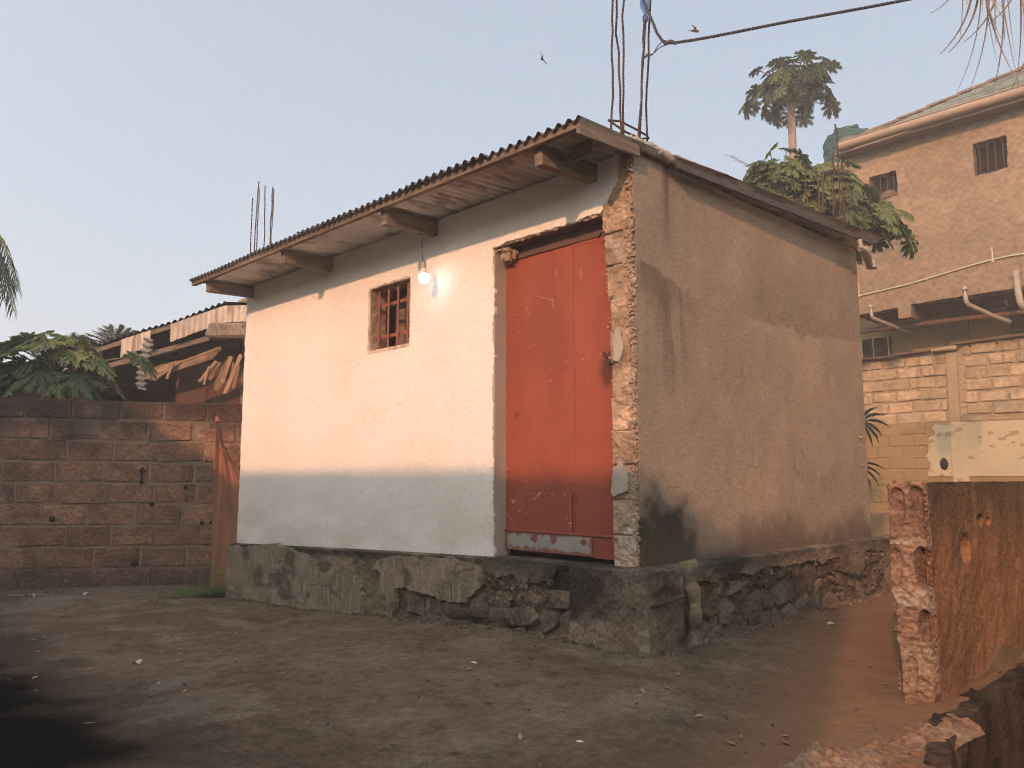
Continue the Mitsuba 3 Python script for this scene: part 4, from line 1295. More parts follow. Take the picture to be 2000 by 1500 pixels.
cp = rag([(-1.47, .99), (1.2, .99), (1.2, 1.82), (-1.33, 1.82), (-1.40, 1.78), (-1.36, 1.66), (-1.47, 1.60), (-1.44, 1.45), (-1.48, 1.3), (-1.42, 1.2)], .03, .015, 12, 3, keep=(0, 1, 2))
put('paint_patch', front_slab(cp, BY - .026, BY), CREAM, BW, label='flaking cream paint on the lower right of the wall')
put('cavity', xf(lathe([(.001, .02), (.05, .012), (.075, .0)], (0, 0, 0), 12), [[.8, 0, 0], [0, 0, -1], [0, 1.3, 0]], (-1.24, BY - .030, 1.18)), DARK, BW)
put('coping', beam([-3.5, BY - .01, 2.972], [-1.86, BY - .01, 2.965], .20, .045, ch=.008, jit=.004), UNDER, BW)
put('coping', beam([-1.85, BY - .01, 2.978], [-1.33, BY - .01, 2.995], .20, .04, ch=.008, jit=.004), UNDER, BW)
put('coping', beam([-1.30, BY - .012, 2.985], [-.93, BY - .012, 3.005], .20, .055, ch=.012, jit=.005), TMORT, BW)
put('coping', beam([-1.02, BY - .01, 3.062], [1.2, BY - .01, 3.115], .20, .035, ch=.006, jit=.003), UNDER, BW)

# ---------------------------------------------------------------- two storey building
TB = thing('two_storey_building', 'unfinished two storey building with brown render, barred windows and gutter at the right', 'building')
FY, FL, FR = 10.6, -2.86, 6.0
WINS = [(-2.43, 5.985, -1.945, 6.455), (-.712, 6.0, -.225, 6.548), (1.2, 6.0, 1.7, 6.55)]
holes = unary_union([rag([(a, b), (c, b), (c, d), (a, d)], .016, .03, 12, 40 + i) for i, (a, b, c, d) in enumerate(WINS)])
bot = rag([(FL, 3.925), (-2.06, 3.955), (-2.05, 3.76), (-1.86, 3.76), (-1.85, 3.975), (FR, 4.05), (FR, 6.95), (FL, 6.95)], .012, .03, 8, 50, keep=(5, 6, 7))
put('upper_wall', front_slab(bot.difference(holes), FY, FY + .2), FACADE, TB, label='rough brown rendered upper wall')
put('upper_wall', cbox([FL, FY + .2, 3.95], [FL + .2, 16, 6.95], .01), FACADE, TB)
for i, (a, b, c, d) in enumerate(WINS):
    WK = put('window', cbox([a - .05, FY + .22, b - .05], [c + .05, FY + .26, d + .05], .002), DARK, TB)
    n = [4, 4, 4][i]
    for j in range(n):
        x = a + (c - a) * (j + .6) / (n + .2)
        put('bar', tube([[x, FY + .07, b - .02], [x, FY + .07, d + .02]], .010, 6), REBAR, WK)
put('basin', xf(lathe([(.001, .16), (.10, .15), (.15, .10), (.17, .0)], (0, 0, 0), 20), np.eye(3), (-2.12, FY + .13, 5.985)), UNDER, TB)
put('floor_slab', cbox([FL, FY + .20, 3.96], [FR, 12.2, 4.16], .01), UNDER, TB)
put('beam_end', cbox([-2.05, FY + .02, 3.765], [-1.862, 11.9, 3.95], .01, .004), FACADE, TB)
put('lower_wall', grid(lambda u, v: np.stack([-3.6 + 9.0 * u, 11.8 + 0 * u, -.1 + 4.1 * v], -1), 10, 10), LOWTAN, TB)
put('lower_wall', cbox([-3.6, 11.83, -.1], [FR, 12.0, 4.0], .01), LOWTAN, TB)
WK = put('lower_window', cbox([-3.4, 11.76, 3.0], [-2.62, 11.795, 3.66], .004), DARK, TB)
for x in (-3.14, -2.92, -2.64):
    put('bar', tube([[x, 11.74, 2.95], [x - .01, 11.74, 3.66]], .012, 6), PVC, WK)
put('lower_doorway', cbox([-.62, 11.70, 2.2], [-.40, 11.80, 3.9], .004), UNDER, TB)
# pipes
put('drain_pipe', tube([[-2.50, FY - .035, 4.06], [-2.50, FY - .035, 3.92], [-2.495, FY - .03, 3.86], [-2.48, FY, 3.82], [-2.30, FY + .35, 3.72], [-2.1, FY + .75, 3.60]], .032, 10), PVC, TB, smooth=True)
put('drain_pipe', tube([[-.975, FY - .04, 4.13], [-.975, FY - .04, 3.95], [-.97, FY - .035, 3.88], [-.95, FY, 3.83], [-.70, FY + .35, 3.66], [-.50, FY + .62, 3.56]], .036, 10), PVC, TB, smooth=True)
put('drain_pipe', tube([[-.235, FY - .05, 4.24], [-.22, FY - .05, 3.9], [-.205, FY - .05, 3.74], [-.19, FY - .03, 3.68], [-.15, FY + .05, 3.63], [.1, FY + .5, 3.55]], .050, 12), PVC, TB, smooth=True)
put('pipe_collar', cat_mesh([tube([[-.235, FY - .05, 4.25], [-.234, FY - .05, 4.16]], .058, 12), tube([[-.975, FY - .04, 4.14], [-.975, FY - .04, 4.08]], .040, 10), tube([[-2.5, FY - .035, 4.07], [-2.5, FY - .035, 4.02]], .037, 10)]), PVC, TB)
put('waste_pipe', tube(spline([[-3.0, FY + .55, 3.715], [-2.2, FY + .55, 3.71], [-1.2, FY + .55, 3.70], [-.5, FY + .55, 3.685], [1.2, FY + .55, 3.66]], 20), .048, 10), BROWNPIPE, TB, smooth=True)
cond = spline([[-2.74, FY - .02, 4.27], [-2.4, FY - .02, 4.295], [-1.9, FY - .02, 4.335], [-1.2, FY - .02, 4.43], [-.75, FY - .02, 4.49], [-.40, FY - .02, 4.52], [.2, FY - .02, 4.50], [1.5, FY - .02, 4.5]], 50)
put('conduit', tube(cond, .015, 8), CONDUIT, TB, smooth=True, label='pale green conduit sagging across the wall')
for x, z0, z1 in [(-2.70, 4.29, 4.47), (-.545, 4.50, 4.68)]:
    put('conduit', cat_mesh([tube([[x, FY - .025, z0], [x, FY - .025, z1]], .012, 8), stone([x, FY - .03, z1 + .01], [.022, .02, .022], 3), stone([x, FY - .02, z0 - .02], [.03, .02, .03], 4)]), CONDUIT, TB)
put('conduit', stone([-1.55, FY - .025, 4.375], [.03, .02, .03], 6), CONDUIT, TB)
put('bulb', cat_mesh([xf(lathe([(.001, .05), (.02, .045), (.03, .02), (.03, -.01), (.018, -.04), (.012, -.09), (.001, -.09)], (0, 0, 0), 14), [[1, 0, 0], [0, .5, -.86], [0, .86, .5]], (-.50, 11.0, 3.86))]), PVC, TB)
put('hanging_wire', tube([[-1.19, 11.5, 3.96], [-1.20, 11.5, 3.5], [-1.21, 11.5, 2.95]], .008, 5), REBAR, TB)
put('hanging_wire', tube([[-.15, 11.3, 3.9], [-.13, 11.3, 2.95]], .008, 5), PVC, TB)
# eaves, gutter, roof
EYG = 10.22
put('gutter', tube([[FL + .06, EYG, 7.045], [FR, EYG, 7.045]], .078, 12), GUTTER, TB, smooth=40)
put('gutter_lip', beam([FL + .06, EYG - .062, 7.118], [FR, EYG - .062, 7.118], .022, .018, ch=.004), GUTTER, TB)
put('fascia', cbox([FL + .03, EYG + .075, 6.93], [FR, EYG + .10, 7.12], .004), GUTTER, TB)
put('soffit', cbox([FL - .05, EYG + .10, 6.952], [FR, FY + .25, 6.975], .004), SOFFIT, TB)
put('soffit_trim', beam([-2.55, EYG + .02, 6.93], [-1.55, EYG + .02, 6.955], .012, .022, ch=.002), GUTTER, TB)
PIT, RL = .60, -2.34
put('roof_deck', (np.array([[RL + .0, EYG + .02, 7.09], [FR, EYG + .02, 7.09], [FR, EYG + 6.02, 7.09 + 6 * PIT], [RL + 6.0, EYG + 6.02, 7.09 + 6 * PIT]]), np.array([[0, 1, 2], [0, 2, 3]])), DARKTIN, TB)
r = np.random.default_rng(6)
row = 0
d = 0.
while d < 4.2:
    x = RL + d + .03
    off = .21 if row % 2 else 0
    while x < FR - .1 and x < 2.6:
        w = .42 - off
        off = 0
        y0, y1 = EYG + d, EYG + d + .36
        z0, z1 = 7.10 + d * PIT + .030, 7.10 + (d + .36) * PIT + .010
        nx = 7
        def tl(u, v, x=x, w=w, y0=y0, y1=y1, z0=z0, z1=z1):
            return np.stack([x + w * u + .33 * v * np.clip(1 - u * 8, 0, 1) * (x < RL + d + .05), y0 + (y1 - y0) * v, z0 + (z1 - z0) * v + .012 * np.abs(np.sin(u * np.pi * 2))], -1)
        m = grid(tl, nx, 3)
        lipv = np.stack([m[0][0::3] * [1, 1, 1], m[0][0::3] - [0, 0, .03]], 1).reshape(-1, 3)
        lf = [(2 * i, 2 * i + 1, 2 * i + 3) for i in range(nx - 1)] + [(2 * i, 2 * i + 3, 2 * i + 2) for i in range(nx - 1)]
        put('roof_tile', cat_mesh([m, (lipv, np.array(lf))]), TILE, TB, uv=(r.random(), .5))
        x += w
    d += .33
    row += 1
for i in range(14):
    a, b = i * .40, i * .40 + .43
    p0, p1 = np.array([RL + a, EYG + a, 7.10 + a * PIT + .035]), np.array([RL + b, EYG + b, 7.10 + b * PIT + .012])
    put('hip_tile', beam(p0, p1, .24, .05, ch=.018), HIP, TB)
# the lower roof behind
put('annex_wall', cbox([-4.35, 12.0, 0], [-2.9, 14.4, 7.0], .02), FACADE, TB)
put('annex_roof', beam([-4.6, 11.7, 7.05], [-2.7, 11.7, 7.10], .9, .05, ch=.01), DARKTIN, TB)
put('annex_wall', cbox([-4.0, 12.35, 7.0], [-3.15, 13.4, 7.66], .02), FACADE, TB)

WT = thing('water_tank', 'round dark green plastic water tank beside the tiled roof', 'water tank')
tc = (-3.62, 12.85, 0)
prof = [(.001, 8.50), (.20, 8.50), (.22, 8.49), (.225, 8.42), (.40, 8.38), (.47, 8.31), (.50, 8.24), (.505, 8.22), (.515, 8.21), (.515, 8.19), (.505, 8.18), (.503, 8.03), (.515, 8.02), (.515, 7.99), (.503, 7.98), (.50, 7.83), (.512, 7.82), (.512, 7.79), (.50, 7.78), (.49, 7.62), (.001, 7.62)]
put('shell', lathe(prof[::-1], tc, 40), TANK, WT, smooth=35)
put('lid', lathe([(.001, 8.545), (.16, 8.54), (.205, 8.525), (.21, 8.49)][::-1], tc, 28), TANK, WT, smooth=35)
for a in range(6):
    an = a * math.pi / 3 + .3
    put('rib', cbox([-.05, -.04, 0], [.05, .04, .055], .012) if False else xf(cbox([-.085, -.06, 8.36], [.085, .06, 8.465], .03), [[math.cos(an), -math.sin(an), 0], [math.sin(an), math.cos(an), 0], [0, 0, 1]], (tc[0] + .33 * math.cos(an), tc[1] + .33 * math.sin(an), 0)), TANK, WT)

AN = thing('tv_antenna', 'small television aerial above the papaya leaves', 'aerial')
ap, aq = np.array([-3.10, 6.80, 5.93]), np.array([-2.86, 7.02, 5.72])
put('boom', tube([ap, aq], .006, 5), ALU, AN)
put('mast', tube([aq - [.0, 0, .02], aq + [.02, .02, -1.6]], .012, 6), ALU, AN)
for i in range(6):
    c = ap + (aq - ap) * (i / 5)
    put('element', tube([c - np.array([.07, .06, -.015]) * (1 - .05 * i), c + np.array([.07, .06, -.015]) * (1 - .05 * i)], .004, 4), ALU, AN)

# ---------------------------------------------------------------- left shed
SH = thing('tin_shed', 'derelict tin roofed shed with torn sheets behind the garden wall', 'shed')
S0 = np.array([-7.17, .98, 0.])
sd = np.array([-.728, -.686, 0.])                          # runs left along the verge
sn = np.array([.686, -.728, 0.])                           # faces the yard


def sp(t, o, z):
    return S0 + sd * t + sn * o + np.array([0, 0, z])


def verge_z(t):
    return np.interp(t, [-.9, .28, .98, 1.62, 2.45, 3.6], [3.33, 3.315, 3.075, 2.868, 2.605, 2.25])


def shed_roof(u, v):
    t = -.9 + 4.5 * u
    o = .04 - 2.6 * v
    w = .018 * np.sin(t * 2 * np.pi / .085) * (t > .28)
    p = S0 + sd * t[..., None] + sn * o[..., None]
    p[..., 2] = verge_z(t) + w + .012 * np.sin(t * 5)
    return p


put('roof_sheet', grid(shed_roof, 420, 4), DARKTIN, SH, smooth=True)
put('verge_timber', cat_mesh([beam(sp(a, -.02, verge_z(a) - .055), sp(b, -.02, verge_z(b) - .055), .04, .065) for a, b in [(.28, .98), (.98, 1.62), (1.62, 2.45), (2.45, 3.5)]]), TIMBER, SH)
put('purlin', beam(sp(.2, -.10, 2.95), sp(2.6, -.10, 2.28), .05, .07), TIMBER, SH)
put('purlin', beam(sp(.9, -.12, 2.74), sp(2.4, -.12, 2.33), .05, .06), TIMBER, SH)


def flap(t0, t1, drop0, drop1, o=.03, amp=.010, tear=.015, seed=0):
    def fn(u, v):
        t = t0 + (t1 - t0) * u
        top = verge_z(t) - .035
        h = (drop0 + (drop1 - drop0) * u) + tear * (nfbm(np.stack([u * 9, 0 * u, 0 * u + seed], -1), 1, 3, seed) - .5) * 2
        oo = o + amp * np.sin(t * 2 * np.pi / .075) + .02 * v * (nfbm(np.stack([u * 3, v, 0 * u], -1), 1, 2, seed + 3) - .3)
        p = S0 + sd * t[..., None] + sn * oo[..., None]
        p[..., 2] = top - h * v
        return p
    return grid(fn, max(20, int((t1 - t0) * 110)), 8)


put('hanging_sheet', flap(-.35, 1.0, .22, .25, seed=1), TIN2, SH, smooth=True, label='long strip of pale corrugated tin along the roof edge')
put('hanging_sheet', flap(1.27, 1.66, .22, .24, .05, seed=2), TIN2, SH, smooth=True, label='short square piece of pale tin hanging from the roof edge')
put('hanging_sheet', flap(2.02, 2.20, .27, .24, .04, tear=.07, seed=3), TIN2, SH, smooth=True)
put('hanging_sheet', flap(2.20, 2.62, .18, .16, .04, seed=4), TIN2, SH, smooth=True)


def dang(u, v):
    t = 1.20 + .065 * u + .075 * v + .03 * np.sin(v * 3)
    o = .09 + .028 * np.sin(v * 2 * np.pi * 9) 
    p = S0 + sd * (t + .010 * np.sin(v * 2 * np.pi * 9))[..., None] + sn * (o + .10 * u)[..., None]
    p[..., 2] = 2.80 - .68 * v + .02 * u
    return p


put('dangling_strip', grid(dang, 4, 110), TIN2, SH, label='narrow twisted strip of corrugated tin dangling from the roof')
put('back_wall', cat_mesh([beam(sp(-1.2, -2.4, 1.3), sp(4.0, -2.4, 1.3), .1, 3.0)]), SHEDIN, SH)
put('back_wall', cat_mesh([beam(sp(-1.0, -.9, 1.45), sp(1.3, -.9, 1.40), .1, 2.9)]), SHEDIN, SH)
put('back_wall', cat_mesh([beam(sp(2.0, -.25, .7), sp(3.9, -.25, .5), .1, 3.2)]), SHEDIN, SH)
r = np.random.default_rng(17)


def slat(t0, z0, t1, z1, w, o=.0, o2=None, u=None):
    put('broken_board', beam(sp(t0, o, z0), sp(t1, o if o2 is None else o2, z1), w, .012, up=tuple(sn), ch=.002, jit=.003) if False else beam(sp(t0, o, z0), sp(t1, o if o2 is None else o2, z1), .012, w, up=tuple(np.cross(sp(t1, 0, z1) - sp(t0, 0, z0), sn)), ch=.002, jit=.004), PLANK, SH, uv=(r.random() if u is None else u, .5))


for i in range(5):
    slat(.36 + .02 * i, 2.72 - .035 * i, .98 + .03 * i, 2.48 - .028 * i, .040, -.1 + .01 * i, -.05)
for i in range(6):
    slat(.88 + .045 * i, 2.53 - .012 * i, 1.15 + .045 * i + .06, 2.27 + .012 * i, .046, -.03, .0)
slat(.95, 2.5, 1.02, 2.28, .03, .03)
for a, b, c, d_, w in [(.36, 2.52, .58, 2.24, .045), (.30, 2.50, .42, 2.26, .04), (.16, 2.58, .26, 2.22, .06), (.20, 2.52, .36, 2.18, .05), (.12, 2.5, .16, 2.2, .03), (.05, 2.45, .10, 2.15, .05), (.44, 2.44, .50, 2.2, .03), (.24, 2.3, .34, 2.12, .07), (.02, 2.6, .22, 2.08, .05)]:
    slat(a, b, c, d_, w, .02 + .04 * r.random())
BE = thing('concrete_frame', 'rough grey concrete beam end and column with starter bars beside the shed', 'concrete frame')
put('beam_end', beam(sp(.42, .16, 2.90), sp(-1.2, .16, 2.90), .22, .20, ch=.03, jit=.012), PATCH, BE)
put('column', cbox([-8.25, 1.35, -.3], [-7.5, 1.65, 3.6], .02), PATCH, BE)
for i, (a, b, c, d_) in enumerate([(-8.18, 4.2, -8.20, 5.211), (-8.08, 4.2, -8.02, 5.43), (-7.95, 4.2, -7.99, 5.30), (-7.80, 4.2, -7.80, 5.294), (-7.60, 4.2, -7.56, 5.21), (-7.58, 4.2, -7.525, 5.16)]):
    put('bar', bar((a, 1.5, 3.4), (c, 1.5, d_), .006, .0085, 60 + i), REBAR, BE)

# ---------------------------------------------------------------- foliage


def papaya_leaf(seed, petiole=True, droop=.35):
    q = np.random.default_rng(seed)
    ang, rad = [], []
    lobes = np.array([-150, -108, -68, -32, 0, 32, 68, 108, 150]) + q.normal(0, 3, 9)
    lens = np.array([.50, .68, .85, .97, 1.05, .97, .85, .68, .50]) * q.uniform(.92, 1.06, 9)
    for a, l in zip(lobes, lens):
        prof = [(-17.3, .26), (-14, .50), (-16, .72), (-8, .63), (-7, .80), (-10, .92), (-4, .84), (0, 1.02), (4, .84), (10, .92), (7, .80), (8, .63), (16, .72), (14, .50), (17.3, .26)]
        for da, rr in prof:
            ang.append(a + da * 1.02)
            rad.append(rr * l if rr > .3 else rr)
    ang, rad = np.radians(ang), np.array(rad)
    x, y = np.sin(ang) * rad, np.cos(ang) * rad
    near = np.min(np.abs(np.degrees(ang)[:, None] - lobes[None]), 1)
    z = -droop * rad ** 2 - .10 * (near / 15) ** 1.2 * rad + .03 * q.normal(size=len(rad))
    v = np.vstack([[0, 0, 0], np.stack([x, y, z], 1)])
    n = len(x)
    f = np.array([(0, i + 2, i + 1) for i in range(n - 1)])
    return v, f


LEAFPLY = [[mikit.ply(papaya_leaf(s * 3 + i, droop=dr_), LEAF[m]) for i in range(3)] for s, (m, dr_) in enumerate([(0, .30), (1, .25), (2, .45)])]


def leaf_frame(p, out, tilt, roll, s):
    """matrix that lays a leaf at p with its tip along out (horizontal unit) tipped down by tilt"""
    out = np.asarray(out, float)
    out = out / np.linalg.norm(out)
    y = out * math.cos(tilt) - np.array([0, 0, math.sin(tilt)])
    x = np.cross(y, [0, 0, 1.])
    x = x / np.linalg.norm(x)
    x = x * math.cos(roll) + np.cross(y, x) * math.sin(roll)
    z = np.cross(x, y)
    M = np.eye(4)
    M[:3, 0], M[:3, 1], M[:3, 2], M[:3, 3] = x * s, y * s, z * s, p
    return T(M)


def add_leaf(par, p, out, tilt, s, kind, q):
    put('leaf', LEAFPLY[kind][int(q.integers(3))], None, par, to_world=leaf_frame(p, out, tilt, q.normal(0, .25), s))


def stalks(par, paths, r0=.011):
    put('leaf_stalks', cat_mesh([tube(p, np.linspace(r0, r0 * .6, len(p)), 5, False) for p in paths]), STALK, par, smooth=True, kind='stuff')


# tall papaya
PT = thing('papaya_tree', 'tall slim papaya tree with an umbrella crown against the sky', 'tree')
q = np.random.default_rng(2)
base, top = np.array([-5.08, 13.15, 0.]), np.array([-4.87, 13.0, 9.84])
tp = np.linspace(0, 1, 24)[:, None]
trunk = base + (top - base) * tp + np.stack([.05 * np.sin(tp[:, 0] * 5), .0 * tp[:, 0], 0 * tp[:, 0]], 1)
put('trunk', tube(trunk, np.linspace(.13, .085, 24), 12), BARK, PT, smooth=True)
paths = []
for i in range(92):
    a = i * 2.39996 + q.normal(0, .15)
    lev = i / 91.0                                          # 0 = lowest, oldest
    out = np.array([math.cos(a), math.sin(a), 0])
    phi = math.radians(-30 + 110 * lev ** .85 + q.normal(0, 7))
    rr = q.uniform(.55, 1.20) if lev > .25 else q.uniform(.45, 1.18)
    tip = top + np.array([0, 0, .02]) + out * rr * math.cos(phi) + np.array([0, 0, rr * .66 * math.sin(phi) + .05])
    c = top + np.array([0, 0, -.30 + .35 * lev])
    mid = (c + tip) / 2 + np.array([0, 0, .08])
    paths.append(spline([c, mid, tip], 7))
    tilt = float(np.clip(.85 - .70 * phi, .10, 1.30)) + q.normal(0, .18)
    add_leaf(PT, tip, out, tilt, q.uniform(.25, .36), int(q.choice([0, 2, 2, 2] if lev < .6 else [0, 0, 2, 2])), q)
stalks(PT, paths, .016)

# broad papaya clump behind the house
PL = thing('papaya_tree', 'broad leafy papaya clump rising behind the house roof', 'tree')
q = np.random.default_rng(21)
heads = [np.array([-2.15, 6.35, 4.80]), np.array([-1.72, 6.85, 4.72]), np.array([-1.42, 7.22, 4.48])]
for h in heads:
    b = np.array([-2.75, 6.5, -.1]) + np.array([.15, .1, 0]) * q.normal(size=3)
    put('trunk', tube(spline([b, [b[0], b[1], 2.2], [b[0] * .7 + h[0] * .3, b[1] * .7 + h[1] * .3, 3.6], h], 14), np.linspace(.11, .05, 14), 10), BARK, PL, smooth=True)
paths = []
for hi, (h, n) in enumerate(zip(heads, (105, 98, 78))):
    for i in range(n):
        a = i * 2.39996 + q.normal(0, .2)
        lev = i / n
        out = np.array([math.cos(a), math.sin(a), 0])
        reach = (.74 - .40 * lev) * q.uniform(.35, 1.1)
        rise = [.55, .50, .30][hi] * lev ** .7 - .22 * (1 - lev) + q.normal(0, .07)
        tip = h + out * reach + np.array([0, 0, rise])
        paths.append(spline([h + [0, 0, -.1 + .2 * lev], (h + tip) / 2 + [0, 0, .10], tip], 6))
        add_leaf(PL, tip, out, .95 - .45 * lev + q.normal(0, .30), q.uniform(.19, .28), int(q.choice([0, 1, 1, 1, 0])), q)
stalks(PL, paths, .010)

# papaya beyond the garden wall
PG = thing('papaya_tree', 'low papaya plant with big lobed leaves behind the garden wall', 'tree')
q = np.random.default_rng(33)
h = np.array([-8.05, -1.02, 2.26])
put('trunk', tube(spline([[-8.0, -1.0, -.3], [-8.02, -1.0, 1.2], h], 10), np.linspace(.05, .032, 10), 10), STALK, PG, smooth=True)
GL = [(-.95, 0, .20), (-.72, 0, .42), (-.45, 0, .50), (-.2, .1, .52), (.1, 0, .48), (.38, 0, .42), (.55, 0, .30), (-1.2, .2, .25), (-1.0, -.2, .02), (-.62, -.25, .16), (-.55, .2, .30), (.25, .2, .32), (.66, -.35, .0), (.30, -.35, -.02), (-.35, -.35, .02), (-.1, -.4, -.10), (-.85, -.3, -.12), (1.25, -.10, .22), (-1.3, 0, .45), (-1.5, 0, .15), (0., .35, .40), (-.3, .35, .38), (.45, .3, .22), (-1.1, .2, -.1), (-.7, .2, -.05), (-.15, -.2, .30), (.15, -.2, .2), (-.5, 0, .05), (-.05, .45, -.02), (.2, .4, -.12), (-.4, .45, -.15), (-.75, .4, -.2), (-.25, .3, .12), (-.9, .35, .2), (.5, .35, -.05), (.75, .2, .12), (-1.2, .3, -.15)]
paths = []
lat = np.array([.70, .71, 0])                               # to the right as seen from the yard
dep = np.array([.71, -.70, 0])                              # towards the yard
for i, (a, b, c) in enumerate(GL):
    tip = h + lat * a * .80 + -dep * b * .6 * -1 + np.array([0, 0, c * .95])
    out = lat * a + dep * (b + .12 * q.normal()) + .02
    out = out / (np.linalg.norm(out) + 1e-9)
    paths.append(spline([h + [0, 0, -.05], (h + tip) / 2 + [0, 0, .03], tip], 7))
    add_leaf(PG, tip, out, .30 + .35 * q.random() + .2 * (c < .1), q.uniform(.28, .42), int(q.choice([0, 1, 1, 1])), q)
stalks(PG, paths, .013)


def frond(p0, d0, length, drop, n, ll, q, width=.016, hang=.6):
    """a pinnate palm frond: midrib and leaflets as (rib mesh, leaflet mesh)"""
    d0 = np.asarray(d0, float)
    d0 /= np.linalg.norm(d0)
    t = np.linspace(0, 1, 16)[:, None]
    rib = np.asarray(p0) + d0 * length * t - np.array([0, 0, drop]) * t ** 2
    side_ = np.cross(d0, [0, 0, 1.])
    side_ /= np.linalg.norm(side_) + 1e-9
    lv, lf = [], []
    for i in range(n):
        s = .12 + .88 * i / n
        c = np.asarray(p0) + d0 * length * s - np.array([0, 0, drop]) * s ** 2
        for sg in (-1, 1):
            l = ll * (1 - .55 * abs(s - .45) / .55) * q.uniform(.8, 1.15)
            dd = side_ * sg * q.uniform(.6, 1) + d0 * .55 - np.array([0, 0, hang * q.uniform(.6, 1.3)])
            dd /= np.linalg.norm(dd)
            e = np.cross(dd, [0, 0, 1.]) * width
            o = len(lv)
            m = c + dd * l * .5
            tip = c + dd * l - np.array([0, 0, l * .25 * hang])
            lv += [c - e * .4, c + e * .4, m - e, m + e, tip]
            lf += [(o, o + 1, o + 3), (o, o + 3, o + 2), (o + 2, o + 3, o + 4)]
    return tube(rib, np.linspace(width * .9, width * .3, 16), 5), (np.array(lv), np.array(lf))


q = np.random.default_rng(9)
P1 = thing('palm_tree', 'dark drooping palm frond at the left edge of the sky', 'palm')
for p0, d0 in [((-13.58, -.86, 5.50), (.62, .45, -.60)), ((-13.60, -.84, 5.25), (.6, .45, -.8)), ((-13.64, -.89, 5.55), (.45, .35, -1.0))]:
    a, b = frond(p0, d0, .80, .75, 26, .50, q, .026, 1.3)
    put('midrib', a, STALK, P1)
    put('leaflets', b, PALMDK, P1)
put('trunk', tube([[-14.6, -2.2, -.3], [-14.5, -2.1, 5.9]], [.22, .16], 12), BARK, P1, smooth=True)
P2 = thing('palm_tree', 'small pale palm tuft showing above the shed roof', 'palm')
c = np.array([-12.35, .95, 3.30])
for i in range(14):
    a = -1.3 + 2.6 * i / 13
    dd = lat * math.sin(a) + np.array([0, 0, 1.]) * (math.cos(a) * .9 + .25) + dep * .15 * q.normal()
    aa, bb = frond(c, dd, .66, .22, 18, .26, q, .020, .30)
    put('midrib', aa, STALK, P2)
    put('leaflets', bb, PALM, P2)
put('trunk', tube([[-12.35, .95, -.3], c], [.15, .10], 10), BARK, P2, smooth=True)
P3 = thing('palm_tree', 'dark palm crown drooping beside the left papaya leaves', 'palm')
c = np.array([-12.75, .35, 3.35])
for i in range(12):
    a = -1.6 + 3.2 * i / 11
    dd = lat * math.sin(a) + np.array([0, 0, 1.]) * (math.cos(a) * .75 + .1) + dep * .2 * q.normal()
    aa, bb = frond(c, dd, .85, .75, 20, .34, q, .016, 1.1)
    put('midrib', aa, STALK, P3)
    put('leaflets', bb, PALMDK, P3)
put('trunk', tube([[-12.75, .35, -.3], c], [.16, .11], 10), BARK, P3, smooth=True)

DF = thing('dry_palm_fronds', 'dry brown palm leaf strips hanging into the upper right corner', 'palm frond')
FWv, Rv = np.array([-.712, .702, 0]), np.array([.702, .712, 0])
for i in range(34):
    sx = q.uniform(-.66, .08)
    p0 = np.array([1.62, 3.10, 4.85]) + Rv * sx + FWv * q.normal(0, .12)
    l = q.uniform(.45, 1.05) * (1.0 if sx > -.45 else .75)
    sway = q.normal(-.04, .16)
    pth = spline([p0, p0 + Rv * sway * .25 + [0, 0, -l * .5], p0 + Rv * sway + [0, 0, -l]], 10)
    w = q.uniform(.006, .017)
    e = Rv * w
    fade = np.linspace(1, .25, 10)[:, None]
    v = np.vstack([pth - e * fade, pth + e * fade + FWv * .006])
    f = np.array([(k, k + 1, k + 11) for k in range(9)] + [(k, k + 11, k + 10) for k in range(9)])
    put('leaf_strip', (v, f), DRY, DF)
put('midrib', tube(spline([[1.0, 2.45, 4.95], [1.4, 2.9, 4.86], [2.2, 3.6, 5.0]], 10), .016, 6), DRY, DF)

YP = thing('young_palm', 'young palm with narrow dark leaves in front of the tan block wall', 'plant')
yc = np.array([-1.62, 7.55, 1.75])
for i, (a, l) in enumerate([(.1, .42), (.55, .34), (.85, .36), (1.15, .34), (1.5, .32), (-.35, .38), (-.8, .36), (2.2, .3)]):
    dd = Rv * math.cos(a) - np.array([0, 0, math.sin(a)])
    pth = spline([yc, yc + dd * l * .5 + [0, 0, .04], yc + dd * l - [0, 0, .05]], 8)
    e = np.cross(dd, FWv) * .022
    prof_ = np.sin(np.linspace(.15, np.pi, 8))[:, None]
    v = np.vstack([pth - e * prof_, pth + e * prof_])
    put('leaf', (v, np.array([(k, k + 1, k + 9) for k in range(7)] + [(k, k + 9, k + 8) for k in range(7)])), PALMDK, YP)
yc2 = yc + np.array([-.06, -.03, -.62])
for a, l in [(.4, .36), (.75, .38), (1.1, .34), (.05, .4)]:
    dd = Rv * math.cos(a) - np.array([0, 0, math.sin(a)])
    pth = spline([yc2 - Rv * .12, yc2 + dd * l * .5 + [0, 0, .04], yc2 + dd * l - [0, 0, .05]], 8)
    e = np.cross(dd, FWv) * .018
    prof_ = np.sin(np.linspace(.15, np.pi, 8))[:, None]
    v = np.vstack([pth - e * prof_, pth + e * prof_])
    put('leaf', (v, np.array([(k, k + 1, k + 9) for k in range(7)] + [(k, k + 9, k + 8) for k in range(7)])), PALMDK, YP)
put('stem', tube([[-1.72, 7.5, 0], [-1.68, 7.5, 1.0], yc], .02, 6), STALK, YP)

# birds


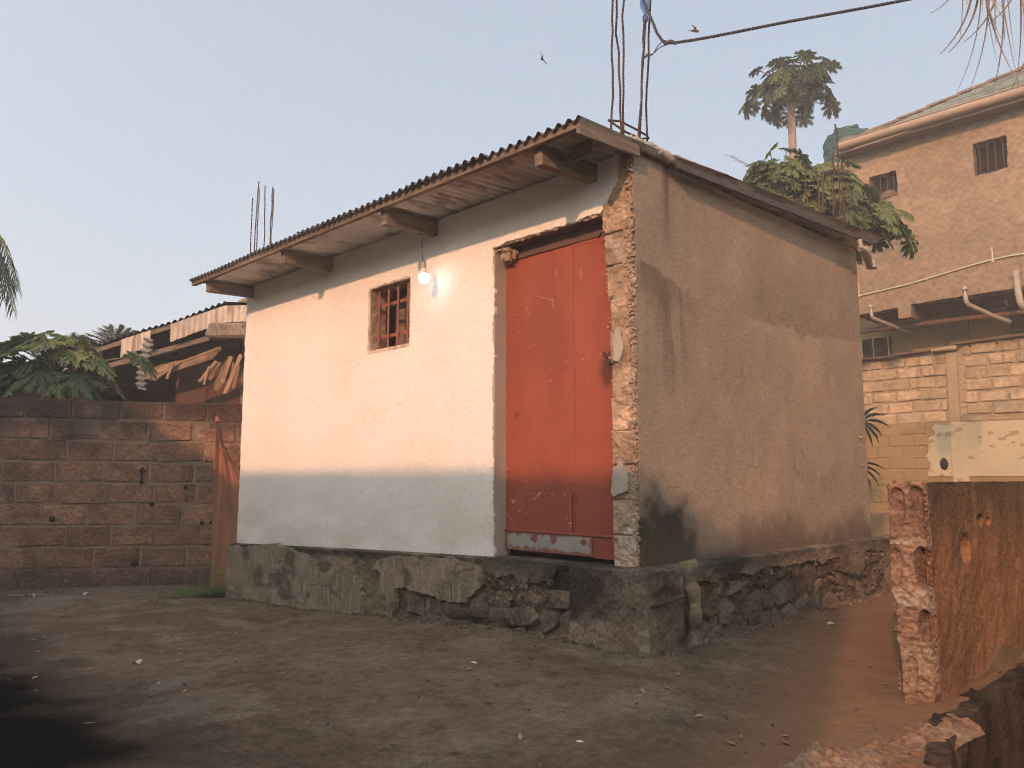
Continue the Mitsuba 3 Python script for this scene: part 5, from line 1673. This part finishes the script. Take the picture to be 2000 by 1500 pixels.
def bird(p, yaw, roll, s, label):
    B = thing('bird', label, 'bird')
    c, s_ = math.cos(yaw), math.sin(yaw)
    M = np.array([[c, -s_, 0], [s_, c, 0], [0, 0, 1]]) @ np.array([[math.cos(roll), 0, math.sin(roll)], [0, 1, 0], [-math.sin(roll), 0, math.cos(roll)]])
    body = tube([[0, -.55, 0], [0, -.35, .02], [0, 0, .03], [0, .25, .03], [0, .42, .02]], [.02, .09, .13, .11, .02], 10)
    tail = (np.array([[-.03, -.4, .02], [.03, -.4, .02], [-.16, -.85, .02], [0, -.68, .02], [.16, -.85, .02]]), np.array([[0, 1, 3], [0, 3, 2], [1, 4, 3]]))
    put('body', xf(cat_mesh([body, tail]), M * s, p), BIRD, B, smooth=True)
    for sg in (-1, 1):
        w = np.array([[.06 * sg, .15, .04], [.06 * sg, -.15, .04], [.5 * sg, .22, .20], [.5 * sg, -.06, .18], [1.0 * sg, -.05, .22], [.95 * sg, -.2, .2]])
        put('wing', xf((w, np.array([[0, 2, 1], [1, 2, 3], [2, 4, 3], [3, 4, 5]])), M * s, p), BIRD, B)


bird(np.array([-6.9, 6.6, 9.0]), .9, 1.1, .16, 'small dark bird flying left of the tall rebar')
bird(np.array([-4.8, 8.7, 9.55]), -.6, .9, .20, 'small dark bird flying just above the cable')

# ---------------------------------------------------------------- the neighbour's house behind the viewer, which shades the yard
NB = thing('unseen_house', 'plain rendered house behind the viewer that shades the yard', 'house')
nb = [(3.68, -.72), (3.68, 4.10), (-3.1, 4.10), (-5.2, 4.92), (-13, 5.4), (-13, -.72)]
put('wall', front_slab(Polygon(nb), -13.0, -7.0), FACADE, NB)

NB2 = thing('unseen_house', 'added unseen house that holds low sky light off the side wall', 'house')
put('wall', cbox([6.8, -4.5, -.8], [12, 9, 4.3], .05), FACADE, NB2)  # added out of view to cut the low sky fill on the side wall
put('roof', cbox([6.3, -5.0, 4.3], [12.5, 9.5, 4.45], .03), DARKTIN, NB2)

# ---------------------------------------------------------------- the dusty air
scene['dusty_air'] = {'type': 'homogeneous', 'albedo': {'type': 'rgb', 'value': [.93, .95, .955]}, 'sigma_t': 0.0068}
scene['haze'] = {'type': 'cube', 'to_world': T().translate([0, 0, 5.25]).scale([82, 82, 7.25]), 'bsdf': {'type': 'null'}, 'interior': {'type': 'ref', 'id': 'dusty_air'}}
labels['haze'] = {'label': 'thin dusty haze filling the air of the whole yard', 'kind': 'stuff'}
scene['camera']['medium'] = {'type': 'ref', 'id': 'dusty_air'}

for word, group in (('papaya_tree', 'papaya trees around the yard'), ('palm_tree', 'palms beyond the garden wall'), ('rebar_column', 'bundles of rebar rising from the house'), ('bird', 'small dark birds in the sky'),
                    ('litter_scrap', 'pale scraps lying in the yard'), ('unseen_house', 'neighbouring houses outside the view')):
    for k in labels:
        if '__' not in k and (k == word or k[:-4] == word):
            labels[k]['group'] = group
